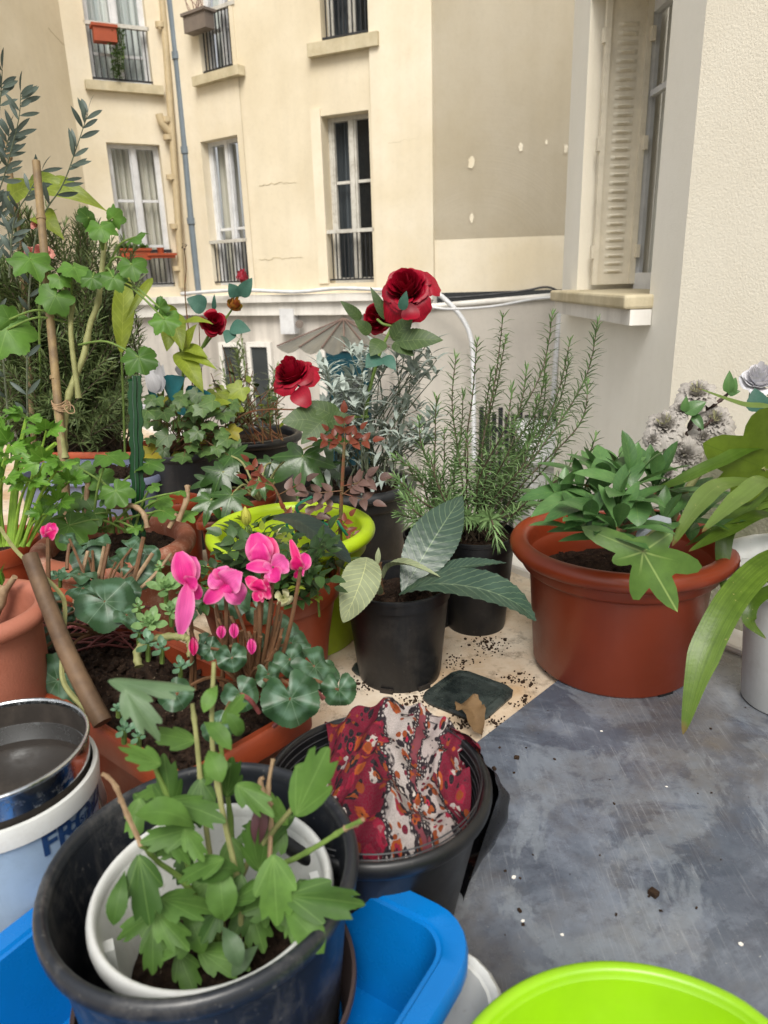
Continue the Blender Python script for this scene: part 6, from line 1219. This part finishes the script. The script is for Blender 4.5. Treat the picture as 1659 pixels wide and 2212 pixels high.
LEAVES=[_lf() for _ in range(34)]+[(240,1470,420,1475,92,.60,'chrys_pale',.93,0),(270,1490,345,1590,100,.57,'chrys_pale',.4,0),(345,1650,262,1610,80,.59,'chrys',.5,0),(640,1760,705,1620,150,.565,'chrys',.1,1),(425,1790,290,1760,130,.58,'chrys',.7,2),(590,1850,600,2010,150,.56,'chrys',.15,1),(620,1935,785,1945,150,.56,'chrys',.5,1),(610,1960,700,2060,120,.565,'chrys',.4,2),(560,2000,620,2120,110,.58,'chrys',.4,1),(300,1850,325,2005,130,.575,'chrys',.15,1),(270,1880,245,2000,80,.57,'chrys',.2,2),(470,1850,485,1990,120,.6,'chrys',.2,2),(480,1560,520,1500,70,.6,'chrys',.5,1),(420,1600,330,1580,90,.62,'chrys',.5,1),(450,1620,480,1690,90,.6,'chrys',.2,2),(370,1750,355,1640,100,.62,'chrys',.3,1),(440,1560,500,1620,70,.58,'chrys',.5,2),(490,1720,500,1640,90,.64,'chrys',.3,1),(430,1700,500,1650,90,.63,'chrys',.4,2),(520,1880,420,1900,110,.6,'chrys',.6,2),(400,1960,440,2060,100,.62,'chrys',.4,2),(480,2000,520,2090,80,.6,'chrys_pale',.5,2),(330,2000,330,2110,90,.6,'chrys',.1,1),(560,1880,540,1780,90,.63,'chrys',.3,1),(500,1950,580,1890,80,.6,'chrys',.5,1),(380,1860,300,1830,70,.62,'chrys',.7,2),(450,1900,390,1990,90,.63,'chrys',.3,1),(530,1960,460,1980,90,.61,'chrys',.6,2),(470,1480,440,1540,60,.6,'chrys',.4,2),(520,1590,490,1540,60,.6,'chrys',.3,2),(350,1700,300,1720,60,.63,'chrys',.5,1),(560,2040,500,2110,60,.62,'chrys_pale',.3,2),(590,1980,650,2000,70,.6,'chrys',.7,1),(440,2000,370,2020,100,.63,'chrys',.7,1),(620,1780,560,1700,70,.63,'chrys',.3,1)]
for (x0,y0,x1,y1,wd,d,mt,up,kd_) in LEAVES:
    a,e=C(x0,y0,d),C(x1,y1,d-.015); Lh=(e-a).length
    if kd_==2: leaf(p.mb('foliage',mt),a,e,wd/F_*d*.55,toward(a,up),'obov',.22,.2,16,wav=.04,serr=.05,half=2)
    elif not (y1>2000 and (x1-460)**2/280**2+(y1-1912)**2/250**2>1): pleaf(p.mb('foliage',mt),a,e-a,toward(a,up),Lh,CH2 if kd_==1 else CHR,cup=-.18,wave=.05,nth=88,asp=min(1.05,wd/F_*d/Lh*.66))
p.done()
# --- small things on the ground
m=MB(); a=PZ(990,1530,.03); leaf(m,PZ(985,1525,.03),PZ(1040,1590,.012),.045,V((0,-.2,1)),'ellip',.4,.5,16,wav=.18,serr=.1,half=3); tag(m.build('dry_leaf','dry'),'curled dry brown leaf lying beside the patterned cloth','leaf')
def crumbs(n,gen,name,lab_):
    m=MB()
    for i in range(n):
        q=gen(); s=R(.0005,.0018)*(2 if R(0,1)<.06 else 1); box(m,-s,s,-s*R(.4,1),s*.6,-s*.4,s*.6,q+V((0,0,s*.4)),V((math.cos(i),math.sin(i),.1)),V((-math.sin(i),math.cos(i),.1)),V((0,.1,1)))
    o=m.build(name,'crumb',None,False); o['kind']='stuff'; o['label']=lab_; o['category']='soil crumbs'
CL=[(1000,1562),(905,1510),(1060,1400),(1120,1470),(1140,1520),(960,1590),(1070,1560),(985,1430),(1050,1385),(780,1480)]
def g1():
    x,y=random.choice(CL); q=PZ(random.gauss(x,22),random.gauss(y,9),.001); return q
crumbs(620,g1,'soil_crumbs','dark soil crumbs scattered over the pale floor around the glass blocks')
crumbs(38,lambda: PZ(R(970,1640),R(1500,2050),.0125),'sheet_crumbs','sparse crumbs scattered over the mottled metal sheet')
m=MB()
for (x,y,s_) in ((1110,1895,.0035),(1215,2020,.003),(1130,1990,.0028),(1300,1580,.003),(1440,1700,.0025),(1600,2040,.003)):
    q=PZ(x,y,.0126); a0=R(0,6); m.add([q]+[q+V((math.cos(a0+k),math.sin(a0+k),0))*s_*R(.5,1.2)+V((0,0,.0004)) for k in range(6)],[(0,k+1,(k+1)%6+1) for k in range(6)])
o=m.build('paint_flakes','trim',None,False); o['kind']='stuff'; o['label']='tiny white paint flakes scattered on the mottled metal sheet'; o['category']='paint flakes'
t=MB(); q=PZ(1412,1935,.0125); box(t,-.003,.005,-.004,.006,0,.006,q,V((.8,.6,0)),V((-.6,.8,0))); tag(t.build('pebble','crumb',None,False),'small dark pebble alone on the metal sheet','pebble')
for i in range(len(POTS)):
    for j in range(i):
        a,b=POTS[i],POTS[j]; dd=math.hypot(a[1]-b[1],a[2]-b[2])-a[3]-b[3]
        if dd<0: print('overlap',a[0],'|',b[0],round(dd,3))
for o in sc.objects:
    if '_o' in o: del o['_o']
